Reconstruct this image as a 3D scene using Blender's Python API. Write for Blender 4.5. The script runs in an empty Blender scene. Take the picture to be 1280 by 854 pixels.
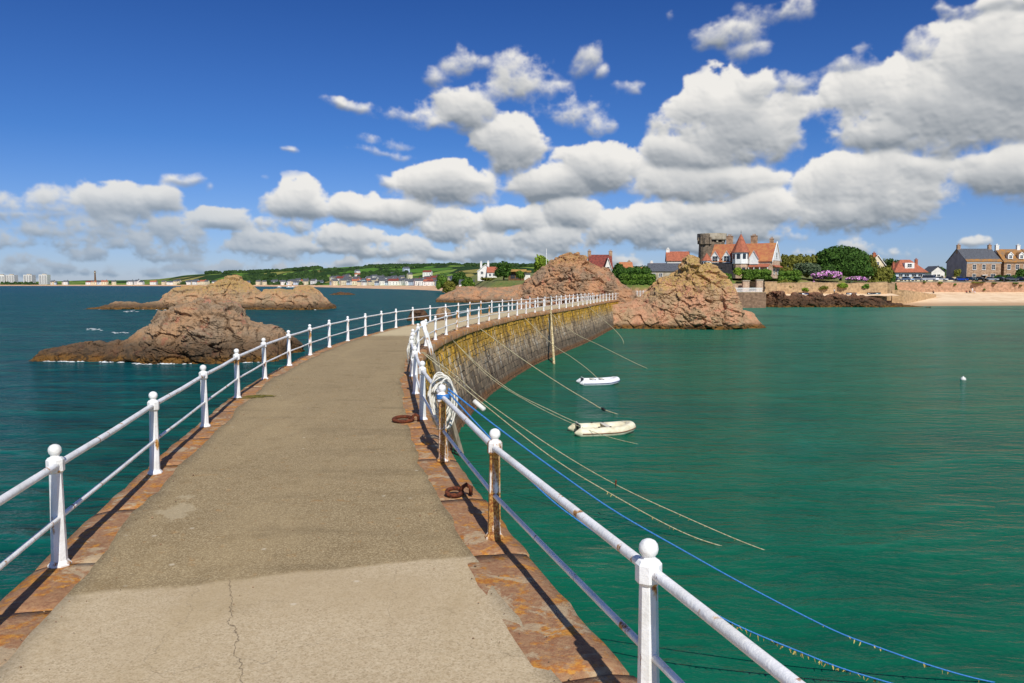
import bpy, bmesh, math, random
import numpy as np
from mathutils import Vector, Matrix
random.seed(7)
rng = np.random.default_rng(11)
R = math.radians
scene = bpy.context.scene
COL = scene.collection

# ------------------------------------------------------------------ camera
F = 995.6                       # focal length in photo pixels (28 mm lens)
HORIZON = 355.0
DECK = 3.97                     # deck height above the water
CZ = DECK + 2.38
PITCH = math.atan((427 - HORIZON) / F)
cam_d = bpy.data.cameras.new('camera'); cam = bpy.data.objects.new('camera', cam_d); COL.objects.link(cam)
cam_d.lens = 28; cam_d.sensor_width = 36; cam_d.clip_start = 0.05; cam_d.clip_end = 30000
cam.location = (0, 0, CZ); cam.rotation_euler = (math.pi/2 - PITCH, 0, 0)
scene.camera = cam

def ray(px, py):
    dx, du = (px - 640) / F, (427 - py) / F
    c, s = math.cos(PITCH), math.sin(PITCH)
    return np.array([dx, c + s*du, -s + c*du])
def pz(px, py, z):                        # point of the place on the level z
    d = ray(px, py); t = (z - CZ) / d[2]
    return np.array([0, 0, CZ]) + d*t
def py_(px, py, y):                       # point of the place at the distance y
    d = ray(px, py); return np.array([0, 0, CZ]) + d*(y / d[1])

# ------------------------------------------------------------------ noise (numpy)
def _hash(ix, iy, iz, seed=0):
    h = (ix*374761393 + iy*668265263 + iz*2147483647 + seed*144269) & 0xFFFFFFFF
    h = ((h ^ (h >> 13)) * 1274126177) & 0xFFFFFFFF
    h = ((h ^ (h >> 16)) * 2246822519) & 0xFFFFFFFF
    return ((h ^ (h >> 15)) & 0xFFFFFF) / float(0xFFFFFF)
def vnoise(p, seed=0):
    p = np.asarray(p, float); i = np.floor(p).astype(np.int64); f = p - i
    f = f*f*f*(f*(f*6 - 15) + 10); out = 0
    for dx in (0, 1):
        for dy in (0, 1):
            for dz in (0, 1):
                w = (f[:, 0] if dx else 1-f[:, 0])*(f[:, 1] if dy else 1-f[:, 1])*(f[:, 2] if dz else 1-f[:, 2])
                out = out + w*_hash(i[:, 0]+dx, i[:, 1]+dy, i[:, 2]+dz, seed)
    return out*2 - 1
def fbm(p, octv=4, seed=0, gain=.5):
    p = np.asarray(p, float); a, s, t = 1., 0, 0
    for k in range(octv):
        s = s + a*vnoise(p, seed+k*17); t += a; a *= gain; p = p*2.03 + 3.7
    return s/t
def worley(p, seed=0):
    """distance to the nearest cell centre, to the second, and the nearest cell's random numbers and centre"""
    p = np.asarray(p, float); i = np.floor(p).astype(np.int64)
    d1 = np.full(len(p), 9.); d2 = d1.copy(); c1 = np.zeros_like(p); k1 = np.zeros_like(i)
    for dx in (-1, 0, 1):
        for dy in (-1, 0, 1):
            for dz in (-1, 0, 1):
                j = i + np.array([dx, dy, dz])
                c = j + np.stack([_hash(j[:, 0], j[:, 1], j[:, 2], seed+s) for s in (1, 2, 3)], 1)
                d = np.linalg.norm(p - c, axis=1)
                n = d < d1
                d2 = np.where(n, d1, np.minimum(d2, d)); c1[n] = c[n]; k1[n] = j[n]; d1 = np.where(n, d, d1)
    rnd = [_hash(k1[:, 0], k1[:, 1], k1[:, 2], seed+s) for s in (11, 12, 13, 14)]
    return d1, d2, rnd, c1

# ------------------------------------------------------------------ mesh helpers
class MB:
    def __init__(s): s.v = []; s.f = []; s.m = []; s.mi = 0
    def add(s, verts, faces, M=None):
        b = len(s.v)
        if M is not None: verts = [tuple(M @ Vector(q)) for q in verts]
        s.v += [tuple(map(float, q)) for q in verts]; s.f += [tuple(b + int(i) for i in q) for q in faces]; s.m += [s.mi]*len(faces)
        return s
    def box(s, x0, x1, y0, y1, z0, z1, M=None):
        v = [(x, y, z) for z in (z0, z1) for y in (y0, y1) for x in (x0, x1)]
        return s.add(v, [(0, 2, 3, 1), (4, 5, 7, 6), (0, 1, 5, 4), (2, 6, 7, 3), (0, 4, 6, 2), (1, 3, 7, 5)], M)
    def lathe(s, prof, n=12, M=None, rot=0):
        v, f = [], []
        for r, z in prof:
            for k in range(n):
                a = 2*math.pi*k/n + rot; v.append((r*math.cos(a), r*math.sin(a), z))
        for i in range(len(prof)-1):
            for k in range(n):
                k2 = (k+1) % n; f.append((i*n+k, i*n+k2, (i+1)*n+k2, (i+1)*n+k))
        f.append(tuple(reversed(range(n)))); f.append(tuple((len(prof)-1)*n + k for k in range(n)))
        return s.add(v, f, M)
    def tube(s, pts, r, n=8, cap=True):
        pts = [Vector(p) for p in pts]; v, f = [], []
        rr = r if hasattr(r, '__len__') else [r]*len(pts)
        for i, p in enumerate(pts):
            d = (pts[min(i+1, len(pts)-1)] - pts[max(i-1, 0)]).normalized()
            up = Vector((0, 0, 1)) if abs(d.z) < .95 else Vector((0, 1, 0))
            a = d.cross(up).normalized(); b = a.cross(d).normalized()
            for k in range(n):
                t = 2*math.pi*k/n; v.append(p + (a*math.cos(t) + b*math.sin(t))*rr[i])
        for i in range(len(pts)-1):
            for k in range(n):
                k2 = (k+1) % n; f.append((i*n+k, i*n+k2, (i+1)*n+k2, (i+1)*n+k))
        if cap: f.append(tuple(reversed(range(n)))); f.append(tuple((len(pts)-1)*n + k for k in range(n)))
        return s.add(v, f)
    def prism(s, poly, y0, y1, M=None):    # poly of (x, z), counter-clockwise seen from -y
        n = len(poly)
        v = [(x, y0, z) for x, z in poly] + [(x, y1, z) for x, z in poly]
        f = [tuple(range(n)), tuple(reversed(range(n, 2*n)))] + [(i, i+n, (i+1) % n + n, (i+1) % n) for i in range(n)]
        return s.add(v, f, M)
    def grid(s, P):                        # P: array (a, b, 3)
        a, b = P.shape[:2]
        f = [(i*b+j, i*b+j+1, (i+1)*b+j+1, (i+1)*b+j) for i in range(a-1) for j in range(b-1)]
        return s.add(P.reshape(-1, 3), f)
    def build(s, name, mats, parent=None, smooth=False, loc=None):
        me = bpy.data.meshes.new(name); me.from_pydata(s.v, [], s.f)
        mats = mats if isinstance(mats, (list, tuple)) else [mats]
        for m in mats: me.materials.append(m)
        if len(mats) > 1: me.polygons.foreach_set('material_index', s.m)
        if smooth: me.polygons.foreach_set('use_smooth', [True]*len(me.polygons))
        me.update()
        o = bpy.data.objects.new(name, me); COL.objects.link(o)
        if parent: o.parent = parent
        if loc is not None: o.location = loc
        return o
def fix_normals(o):
    bm = bmesh.new(); bm.from_mesh(o.data); bmesh.ops.recalc_face_normals(bm, faces=bm.faces); bm.to_mesh(o.data); bm.free(); return o
def tag(o, label=None, cat=None, group=None, kind=None):
    for k, v in (('label', label), ('category', cat), ('group', group), ('kind', kind)):
        if v: o[k] = v
    return o
def thing(name, label, cat, loc=(0, 0, 0), rz=0, group=None):
    o = bpy.data.objects.new(name, None); COL.objects.link(o); o.empty_display_size = .2
    o.location = tuple(map(float, loc)); o.rotation_euler = (0, 0, rz)
    return tag(o, label, cat, group)
def dup(root, loc, rz=0, label=None, scale=None):
    r = root.copy(); COL.objects.link(r); r.location = tuple(map(float, loc)); r.rotation_euler = (0, 0, rz)
    if label: r['label'] = label
    if scale: r.scale = scale
    for ch in list(root.children):
        c = ch.copy(); COL.objects.link(c); c.parent = r
        for g in ch.children:
            d = g.copy(); COL.objects.link(d); d.parent = c
    return r

# ------------------------------------------------------------------ materials
class NT:
    """a small expression builder over a node tree"""
    def __init__(s, tree): s.t = tree; s.L = tree.links
    def n(s, typ, ins=None, **kw):
        nd = s.t.nodes.new(typ)
        for k, v in kw.items(): setattr(nd, k, v)
        for k, v in (ins or {}).items(): s.put(nd.inputs[k], v)
        return nd
    def put(s, sock, v):
        if isinstance(v, bpy.types.NodeSocket): s.L.new(v, sock)
        else:
            if sock.type == 'RGBA' and len(v) == 3: v = (*v, 1)
            sock.default_value = v
    def m(s, op, a, b=0., c=0., clamp=False):
        nd = s.t.nodes.new('ShaderNodeMath'); nd.operation = op; nd.use_clamp = clamp
        for i, v in enumerate((a, b, c)): s.put(nd.inputs[i], v)
        return nd.outputs[0]
    def ss(s, x, a, b):                    # smoothstep of x from a to b
        return s.n('ShaderNodeMapRange', {0: x, 1: a, 2: b, 3: 0., 4: 1.}, interpolation_type='SMOOTHSTEP', clamp=True).outputs[0]
    def mix(s, f, a, b, mode='MIX'):
        nd = s.t.nodes.new('ShaderNodeMix'); nd.data_type = 'RGBA'; nd.blend_type = mode; nd.clamp_factor = True
        s.put(nd.inputs[0], f); s.put(nd.inputs[6], a); s.put(nd.inputs[7], b)
        return nd.outputs[2]
    def noise(s, vec, scale, detail=4., rough=.55, dist=0., out=0):
        return s.n('ShaderNodeTexNoise', {'Vector': vec, 'Scale': scale, 'Detail': float(detail), 'Roughness': rough, 'Distortion': dist}).outputs[out]
    def voro(s, vec, scale, feature='F1', out=0, rnd=1.):
        return s.n('ShaderNodeTexVoronoi', {'Vector': vec, 'Scale': scale, 'Randomness': rnd}, feature=feature).outputs[out]
    def xyz(s, vec): return s.n('ShaderNodeSeparateXYZ', {0: vec}).outputs
    def vec(s, x, y, z): return s.n('ShaderNodeCombineXYZ', {0: x, 1: y, 2: z}).outputs[0]
    def scale(s, vec, k): return s.n('ShaderNodeVectorMath', {0: vec, 1: k}, operation='MULTIPLY').outputs[0]
def srgb(r, g, b): 
    f = lambda c: (c/255/12.92 if c <= 10 else ((c/255 + .055)/1.055)**2.4)
    return (f(r), f(g), f(b))
def newmat(name):
    m = bpy.data.materials.new(name); m.use_nodes = True; nt = NT(m.node_tree)
    bs = m.node_tree.nodes['Principled BSDF']
    tc = nt.n('ShaderNodeTexCoord')
    return m, nt, bs, tc
def bump(nt, bs, h, strength=.5, dist=.05):
    b = nt.n('ShaderNodeBump', {'Strength': strength, 'Distance': dist, 'Height': h}); nt.L.new(b.outputs[0], bs.inputs['Normal'])
def pmat(name, c1, c2=None, scale=3., rough=.8, bmp=.3, spec=.3, dist=.02, island=0., stretch=(1, 1, 1), metal=0.):
    """two tones broken up by noise; island > 0 adds a different value to every loose piece"""
    m, nt, bs, tc = newmat(name)
    v = nt.scale(tc.outputs['Object'], stretch)
    c2 = c2 or tuple(k*.72 for k in c1)
    n1 = nt.noise(v, scale, 6, .62)
    f = nt.ss(n1, .35, .66)
    if island:
        g = nt.n('ShaderNodeNewGeometry').outputs['Random Per Island']
        f = nt.m('ADD', nt.m('MULTIPLY', f, 1-island), nt.m('MULTIPLY', g, island))
    nt.put(bs.inputs['Base Color'], nt.mix(f, c1, c2)); bs.inputs['Roughness'].default_value = rough
    bs.inputs['Specular IOR Level'].default_value = spec; bs.inputs['Metallic'].default_value = metal
    if bmp: bump(nt, bs, nt.noise(v, scale*5, 5, .6), bmp, dist)
    return m

M = {}
M['white'] = None
def paint_mat(name, rust_lo, rust_hi):
    m, nt, bs, tc = newmat(name)
    P = nt.n('ShaderNodeNewGeometry').outputs['Position']
    o = nt.scale(P, (1, 1, .22))
    n1 = nt.noise(o, 9., 5, .6); n2 = nt.noise(P, 45., 4, .6); n3 = nt.noise(P, 4., 4)
    oz = nt.xyz(tc.outputs['Object'])[2]                      # rust weeps from the rail sockets down the shaft
    weep = nt.m('ADD', nt.m('MULTIPLY', nt.ss(oz, .50, .80), nt.ss(oz, .83, .81)), nt.m('MULTIPLY', nt.ss(oz, .18, .40), nt.ss(oz, .45, .42)))
    weep = nt.m('ADD', weep, nt.m('MULTIPLY', nt.ss(oz, .06, .01), nt.ss(oz, -.5, -.1)))
    n1 = nt.m('ADD', n1, nt.m('MULTIPLY', weep, .085))
    rust = nt.ss(nt.m('ADD', n1, nt.m('MULTIPLY', n2, .12)), rust_lo, rust_hi)
    c = nt.mix(nt.ss(n3, .35, .7), srgb(246, 246, 244), srgb(226, 225, 218))
    rc = nt.mix(nt.ss(n2, .4, .6), srgb(206, 160, 84), srgb(150, 88, 40))
    nt.put(bs.inputs['Base Color'], nt.mix(rust, c, rc))
    nt.put(bs.inputs['Roughness'], nt.mix(rust, (.38,)*3, (.85,)*3))
    bump(nt, bs, nt.m('ADD', nt.m('ADD', n2, nt.m('MULTIPLY', nt.noise(P, 18., 3), 1.6)), nt.m('MULTIPLY', rust, -.6)), .4, .008)
    return m
M['white'] = paint_mat('white_iron_paint', .67, .75)
M['white_rusty'] = paint_mat('rust_streaked_iron_paint', .47, .60)
M['white_plain'] = pmat('white_paint', srgb(232, 232, 228), srgb(205, 205, 198), 2., .5, .1)
M['rust'] = pmat('rusty_iron', srgb(120, 62, 36), srgb(62, 34, 24), 30., .9, .7, dist=.01)
M['black'] = pmat('dark_rubber', srgb(26, 26, 28), None, 5., .6, .1)
M['blue_rope'] = pmat('blue_nylon_rope', srgb(74, 142, 208), srgb(44, 106, 178), 60., .6, .6, dist=.01)
M['pale_rope'] = pmat('pale_fibre_rope', srgb(196, 190, 160), srgb(150, 140, 100), 20., .9, .6, dist=.01)
M['white_rope'] = pmat('white_fibre_rope', srgb(232, 230, 220), srgb(200, 196, 180), 20., .9, .6, dist=.01)
M['weed'] = pmat('hanging_weed', srgb(120, 112, 50), srgb(58, 58, 30), 9., .9, .3, island=.8)
M['pale_weed'] = pmat('bleached_weed', srgb(196, 180, 110), srgb(150, 130, 66), 9., .9, .3, island=.8)

# ------------------------------------------------------------------ sky and sun
SUN = Vector((.265, -1, 0)).normalized()*math.cos(R(44)) + Vector((0, 0, math.sin(R(44))))
sl = bpy.data.lights.new('sun', 'SUN'); sun = bpy.data.objects.new('sun', sl); COL.objects.link(sun)
sl.energy = 4.2; sl.angle = R(.53); sl.color = (1., .955, .88)
sun.rotation_euler = SUN.to_track_quat('Z', 'Y').to_euler(); sun.location = (30, -60, 80)

def az_el(px, py):
    d = ray(px, py); return math.atan2(d[0], d[1])*1000, math.atan2(d[2], math.hypot(d[0], d[1]))*1000
# cumulus: centre and size in photo pixels turned into bearings; up and down half-heights differ (flat bases)
CLOUDS = [ # px, py, half width, up, down, weight (thin below 0.9)
 (915, 160, 84, 66, 44, 1.05), (868, 188, 62, 26, 22, .95), (980, 108, 50, 20, 18, .55), (940, 115, 40, 30, 30, .9),
 (1180, 135, 150, 58, 52, 1.05), (1255, 88, 90, 60, 75, 1.1), (1110, 160, 90, 36, 26, 1.), (1040, 152, 50, 18, 14, .6), (1165, 62, 36, 22, 24, .6), (1282, 212, 92, 32, 30, 1.05), (1225, 200, 30, 18, 18, .8),
 (1085, 238, 92, 46, 46, 1.05), (1055, 262, 64, 28, 30, 1.), (1140, 212, 56, 26, 20, .9),
 (880, 228, 90, 30, 24, 1.05), (945, 265, 56, 30, 26, 1.), (880, 270, 90, 28, 30, .95),
 (742, 210, 62, 34, 28, 1.08), (690, 228, 70, 28, 26, 1.05), (638, 184, 44, 44, 30, 1.08), (560, 232, 72, 34, 28, 1.06), (486, 224, 16, 12, 12, .8),
 (374, 258, 48, 30, 20, 1.08), (448, 260, 46, 20, 18, 1.), (500, 266, 40, 20, 18, .95),
 (590, 136, 50, 30, 26, .86), (545, 150, 56, 14, 12, .7), (655, 112, 52, 50, 30, .64), (712, 140, 60, 26, 22, .68), (620, 120, 60, 20, 20, .62), (690, 108, 40, 20, 20, .5), (575, 74, 30, 26, 24, .64), (550, 95, 30, 16, 14, .5), (445, 129, 52, 12, 10, .72), (505, 138, 46, 16, 14, .72), (742, 155, 26, 16, 14, .7), (733, 70, 20, 28, 24, .58), (778, 118, 24, 18, 16, .5), (755, 90, 16, 14, 14, .45), (600, 78, 26, 12, 12, .5),
 (910, 40, 52, 26, 22, .6), (972, 16, 62, 28, 18, .58), (1245, 4, 70, 14, 16, .75), (935, 66, 34, 14, 12, .5), (1065, 84, 40, 14, 14, .5), (1080, 78, 16, 22, 16, .45), (832, 16, 10, 8, 8, .5),
 (492, 173, 38, 8, 8, .66), (480, 188, 54, 9, 8, .68), (360, 189, 14, 9, 8, .6), (232, 226, 36, 12, 8, .5), (260, 238, 8, 10, 8, .5), (325, 226, 12, 6, 6, .4),
 (155, 256, 62, 24, 26, .92), (60, 258, 60, 24, 26, .72), (195, 252, 30, 20, 24, .88), (15, 262, 60, 26, 22, .75), (100, 285, 120, 18, 24, .7), (225, 296, 40, 26, 26, .8),
 (290, 275, 30, 16, 14, .85), (335, 282, 36, 12, 14, .8), (335, 312, 56, 22, 20, .85), (430, 300, 56, 22, 20, .95), (500, 312, 50, 20, 16, .9), (560, 286, 50, 26, 22, 1.), (640, 276, 56, 24, 22, 1.0), (620, 312, 70, 22, 18, .95), (690, 300, 56, 24, 24, .95), (715, 268, 40, 24, 20, 1.05), (765, 286, 46, 28, 26, 1.0), (812, 284, 50, 34, 28, 1.05), (850, 300, 60, 20, 20, .9), (930, 290, 56, 20, 20, .95), (660, 318, 190, 12, 14, .42), (450, 335, 300, 9, 10, .42), (140, 340, 240, 8, 10, .42),
 (1066, 312, 24, 14, 10, .75), (1213, 303, 18, 9, 10, .8), (1130, 318, 36, 10, 9, .55), (1010, 318, 30, 8, 8, .5), (995, 300, 14, 10, 10, .5), (1270, 245, 40, 10, 10, .4),
]
_cr = random.Random(12)
for _k in range(95):                    # the low, distant ranks
    _x = _cr.uniform(-20, 930); _y = 272 + 76*_cr.random()**.62; _p = 1 - (_y - 268)/110
    CLOUDS.append((_x, _y, _cr.uniform(18, 46)*_p + 6, _cr.uniform(12, 22)*_p + 2, _cr.uniform(7, 12)*_p + 2, _cr.uniform(.72, 1.02) - (.12 if _x < 250 else 0)))
def cloud_image():
    """fair-weather cumulus worked out on a grid of bearings and elevations (1 milliradian): thickness, then light on its billows"""
    nu, nv = U1 - U0, V1 - V0
    u, v = np.meshgrid(np.arange(nu) + U0 + .5, np.arange(nv) + V0 + .5)
    flat = lambda k, ku, kv: np.c_[(u*ku).ravel(), (v*kv).ravel(), np.full(u.size, k)]
    def blur(x, n):
        for _ in range(n):
            x = (np.roll(x, 1, 0) + np.roll(x, -1, 0) + 2*x)/4; x = (np.roll(x, 1, 1) + np.roll(x, -1, 1) + 2*x)/4
        return x
    wu = fbm(flat(1.5, .016, .022), 4, 31).reshape(u.shape)*26; wv = fbm(flat(7.5, .016, .022), 4, 32).reshape(u.shape)*17
    near_h = np.clip(v/130, .22, 1); uu, vv = u + wu*near_h, v + wv*near_h
    body = np.full(u.shape, -3.); rel = np.zeros(u.shape); thin = np.zeros(u.shape)
    for px, py, a, bu, bd, wt in CLOUDS:
        cu, cv = az_el(px, py)
        du = (uu - cu)/a; dv = vv - cv; dv = np.where(dv > 0, dv/bu, -dv/bd)
        q = wt - .88*(du*du + dv*dv)
        thin = np.where(q > body, np.clip(.95 - wt, 0, .6), thin)
        rel = np.where(q > body, np.where(vv > cv, dv, -dv), rel)          # place within its own cloud: -1 base, +1 crown
        body = np.maximum(body, q)
    rel = blur(rel, 14); thin = blur(thin, 20); body = blur(body, 3)
    def billows(k, seed):
        out = 0; amp = 1.
        for o, sc in enumerate((.022, .045, .09, .18, .36)):
            n = vnoise(flat(3.3 + o*5, sc*k, sc*1.25*k) + np.c_[wu.ravel(), wv.ravel(), 0*wu.ravel()]*sc*.4, seed + o).reshape(u.shape)
            out = out + amp*(.5 - np.sqrt(n*n + .006)*1.25); amp *= .56
        return out
    mixv = np.clip((v - 40)/90, 0, 1)
    bill = billows(1., 41)*mixv + billows(2.3, 51)*(1 - mixv)
    f = fbm(flat(9.1, .03, .038), 6, 61, .62).reshape(u.shape)*mixv + fbm(flat(4.1, .07, .085), 5, 62, .62).reshape(u.shape)*(1 - mixv)
    tex = bill*.46 + f*.62
    d = body + tex*(.92 + 1.0*thin) - .02 + thin*.14 - .04*(1 - mixv)
    soft = np.clip(.50 - .30*rel + 1.7*thin, .20, 1.5)                        # crisp crowns, wispy bases
    t = np.clip((d - .02)/soft, 0, 1); alpha = t*t*(3 - 2*t)
    alpha *= np.clip((body + .5)/.5, 0, 1)
    big = np.sqrt(np.clip(blur(body, 20) + .3, 0, 3))*40
    inner = np.clip(d/1.1, 0, 1); hgt = blur(big + (np.clip(bill, -.6, 1.3)*7.0 + f*3.0)*(1 - .62*blur(inner, 4)), 2)
    gv, gu = np.gradient(hgt); nz = 1/np.sqrt(1 + gu*gu + gv*gv)
    lam = (-gu*.26 - gv*.70 + .62)*nz
    up = 0; db = blur(d, 5)
    for k_ in (6, 14, 26): up = up + np.clip(np.roll(db, -k_, 0) - .05, 0, 1.)
    shade = .70 + .50*(lam - .45) + .24*np.clip(rel, -1, 1) - .125*up
    rim = np.clip(1 - d/.75, 0, 1)                                            # thin edges let the light through
    shade = shade + .10*rim
    return np.clip(shade, 0, 1), np.clip(alpha, 0, 1)
U0, U1, V0, V1 = -720, 720, -4, 440
def build_world():
    w = bpy.data.worlds.new('World'); scene.world = w; w.use_nodes = True
    nt = NT(w.node_tree)
    for nd in list(w.node_tree.nodes): w.node_tree.nodes.remove(nd)
    outn = nt.n('ShaderNodeOutputWorld')
    D = nt.n('ShaderNodeTexCoord').outputs['Generated']
    sky = nt.n('ShaderNodeTexSky', sky_type='NISHITA', sun_disc=False, sun_elevation=R(44), sun_rotation=math.atan2(.265, -1),
               altitude=0, air_density=1.0, dust_density=.25, ozone_density=1.2)
    x, y, z = nt.xyz(D)
    az = nt.m('MULTIPLY', nt.m('ARCTAN2', x, y), 1000.); el = nt.m('MULTIPLY', nt.m('ARCSINE', z), 1000.)
    tint = nt.n('ShaderNodeValToRGB', {0: nt.m('MULTIPLY', el, 1/400., clamp=True)})     # polarised, saturated blue
    cr = tint.color_ramp; cr.elements[0].position = 0; cr.elements[0].color = (*TINT[0], 1); cr.elements[1].position = 1; cr.elements[1].color = (*TINT[2], 1)
    e = cr.elements.new(.42); e.color = (*TINT[1], 1)
    skyc = nt.mix(1., sky.outputs[0], tint.outputs[0], 'MULTIPLY')
    b1 = nt.n('ShaderNodeBackground', {'Color': skyc, 'Strength': SKY_STRENGTH})
    shade, alpha = cloud_image()
    h, wd = shade.shape
    im = bpy.data.images.new('cumulus', wd, h, float_buffer=True); im.colorspace_settings.name = 'Non-Color'
    px = np.zeros((h, wd, 4), np.float32); px[..., 0] = shade; px[..., 1] = alpha; px[..., 3] = 1; im.pixels.foreach_set(px.ravel()); im.update(); im.pack()
    uv = nt.vec(nt.m('MULTIPLY', nt.m('SUBTRACT', az, float(U0)), 1/(U1-U0)), nt.m('MULTIPLY', nt.m('SUBTRACT', el, float(V0)), 1/(V1-V0)), 0.)
    tx = nt.n('ShaderNodeTexImage', {0: uv}, image=im, extension='CLIP', interpolation='Cubic')
    sh, al, _ = nt.n('ShaderNodeSeparateColor', {0: tx.outputs[0]}).outputs
    # the same kind of cloud over the rest of the sky
    gv = nt.vec(az, nt.m('MULTIPLY', el, 1.5), 0.)
    g1 = nt.noise(gv, .0052, 5, .58)
    rest = nt.m('MAXIMUM', nt.ss(nt.m('ABSOLUTE', az), 640., 720.), nt.ss(el, 390., 470.))
    ga = nt.m('MULTIPLY', nt.m('MULTIPLY', nt.ss(g1, .53, .66), rest), nt.ss(el, 1500., 900.))
    al = nt.m('ADD', al, nt.m('MULTIPLY', ga, nt.m('SUBTRACT', 1., al)))
    sh = nt.m('MAXIMUM', sh, nt.m('MULTIPLY', rest, .68))
    ramp = nt.n('ShaderNodeValToRGB', {0: sh})
    cr = ramp.color_ramp; cr.elements[0].position = .0; cr.elements[0].color = (*srgb(132, 141, 150), 1)
    cr.elements[1].position = .97; cr.elements[1].color = (*srgb(246, 243, 237), 1)
    e = cr.elements.new(.5); e.color = (*srgb(198, 200, 201), 1)
    # air between us and the low clouds
    low = nt.m('MULTIPLY', nt.ss(el, 105., 0.), .42)
    low = nt.m('ADD', low, nt.m('MULTIPLY', nt.m('MULTIPLY', nt.ss(az, -150., -420.), nt.ss(el, 150., 60.)), .42))
    cc = nt.mix(low, ramp.outputs[0], srgb(146, 168, 192))
    b2 = nt.n('ShaderNodeBackground', {'Color': cc, 'Strength': CLOUD_STRENGTH})
    al = nt.m('MULTIPLY', al, nt.ss(el, -6., 4.))
    mx = nt.n('ShaderNodeMixShader', {0: nt.m('MULTIPLY', al, .97), 1: b1.outputs[0], 2: b2.outputs[0]})
    nt.L.new(mx.outputs[0], outn.inputs[0])
    w.cycles.sampling_method = 'MANUAL'; w.cycles.sample_map_resolution = 512
TINT = ((.46, .58, .98), (.20, .41, .82), (.11, .28, .66))
SKY_STRENGTH = .10; CLOUD_STRENGTH = .90
build_world()
vs = scene.view_settings
scene.display_settings.display_device = 'sRGB'
vs.view_transform = 'Standard'; vs.look = 'None'; vs.exposure = .10; vs.gamma = 1; vs.use_curve_mapping = False
# ------------------------------------------------------------------ the pier's plan
def resample(P, step):
    P = np.array(P, float); Q = [P[0]]
    # Catmull-Rom, dense, then even arc length
    E = np.vstack([2*P[0]-P[1], P, 2*P[-1]-P[-2]]); D = []
    for i in range(1, len(E)-2):
        p0, p1, p2, p3 = E[i-1:i+3]
        for t in np.linspace(0, 1, 40, endpoint=False):
            D.append(.5*((2*p1) + (-p0+p2)*t + (2*p0-5*p1+4*p2-p3)*t*t + (-p0+3*p1-3*p2+p3)*t**3))
    D.append(P[-1]); D = np.array(D)
    s = np.r_[0, np.cumsum(np.linalg.norm(np.diff(D, axis=0), axis=1))]
    n = int(round(s[-1]/step)); q = np.linspace(0, s[-1], n+1)
    return np.stack([np.interp(q, s, D[:, k]) for k in range(D.shape[1])], 1)
def smooth(P, it):
    P = P.copy()
    for _ in range(it): P[1:-1] = P[1:-1]*.5 + (P[:-2] + P[2:])*.25
    return P
def normals2(P):                       # unit normals to the right of the walking direction
    T = np.gradient(P, axis=0); T /= np.linalg.norm(T, axis=1)[:, None]
    return np.stack([T[:, 1], -T[:, 0]], 1)
near = py_(812, 685, 1.)               # ball of the nearest right-hand post: find its distance at ball height
ball_h = .985
t = (DECK + ball_h - CZ)/(near[2] - CZ); near = np.array([near[0]*t, t])
rp = [pz(x, y, DECK)[:2] for x, y in ((619, 677.5), (554, 577.5), (527.5, 525.3), (519.5, 491))]
RIGHT = [near + (near - rp[0])*3.2, near + (near - rp[0])*1.0, near] + rp + [(-2.62, 20.7), (-3.0, 24.), (-3.24, 27.4), (-3.32, 30.8), (-3.25, 34.5), (-3.0, 38.2),
         (-2.68, 41.8), (-2.2, 45.6), (-1.15, 52.2), (.8, 62.2), (3.35, 72.2), (7.6, 88.), (13.2, 112.), (20., 136.), (28., 160.), (37., 184.), (46., 207.)]
RL = smooth(resample(RIGHT, .25), 60)
lp = [pz(x, y, DECK)[:2] for x, y in ((75, 706.5), (190, 594.5), (255, 534.6), (296, 497.6), (331, 473.5), (363, 456.2), (390, 443), (414.5, 433), (438, 425.2), (460, 418.8), (482.5, 413), (503, 408))]
nR = normals2(RL)
far_left = [RL[i] - nR[i]*3.4 for i in range(0, len(RL), 12) if RL[i][1] > 52]
LEFT = [lp[0] + (lp[0]-lp[1])*3.4, lp[0] + (lp[0]-lp[1])*1.0] + lp + far_left
LL = smooth(resample(LEFT, .25), 80)
nL = normals2(LL)
def nearest_s(P, q): return int(np.argmin(np.linalg.norm(P - np.array(q), axis=1)))
def even(P, n):
    s = np.r_[0, np.cumsum(np.linalg.norm(np.diff(P, axis=0), axis=1))]; q = np.linspace(0, s[-1], n)
    return np.stack([np.interp(q, s, P[:, k]) for k in range(P.shape[1])], 1)

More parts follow.
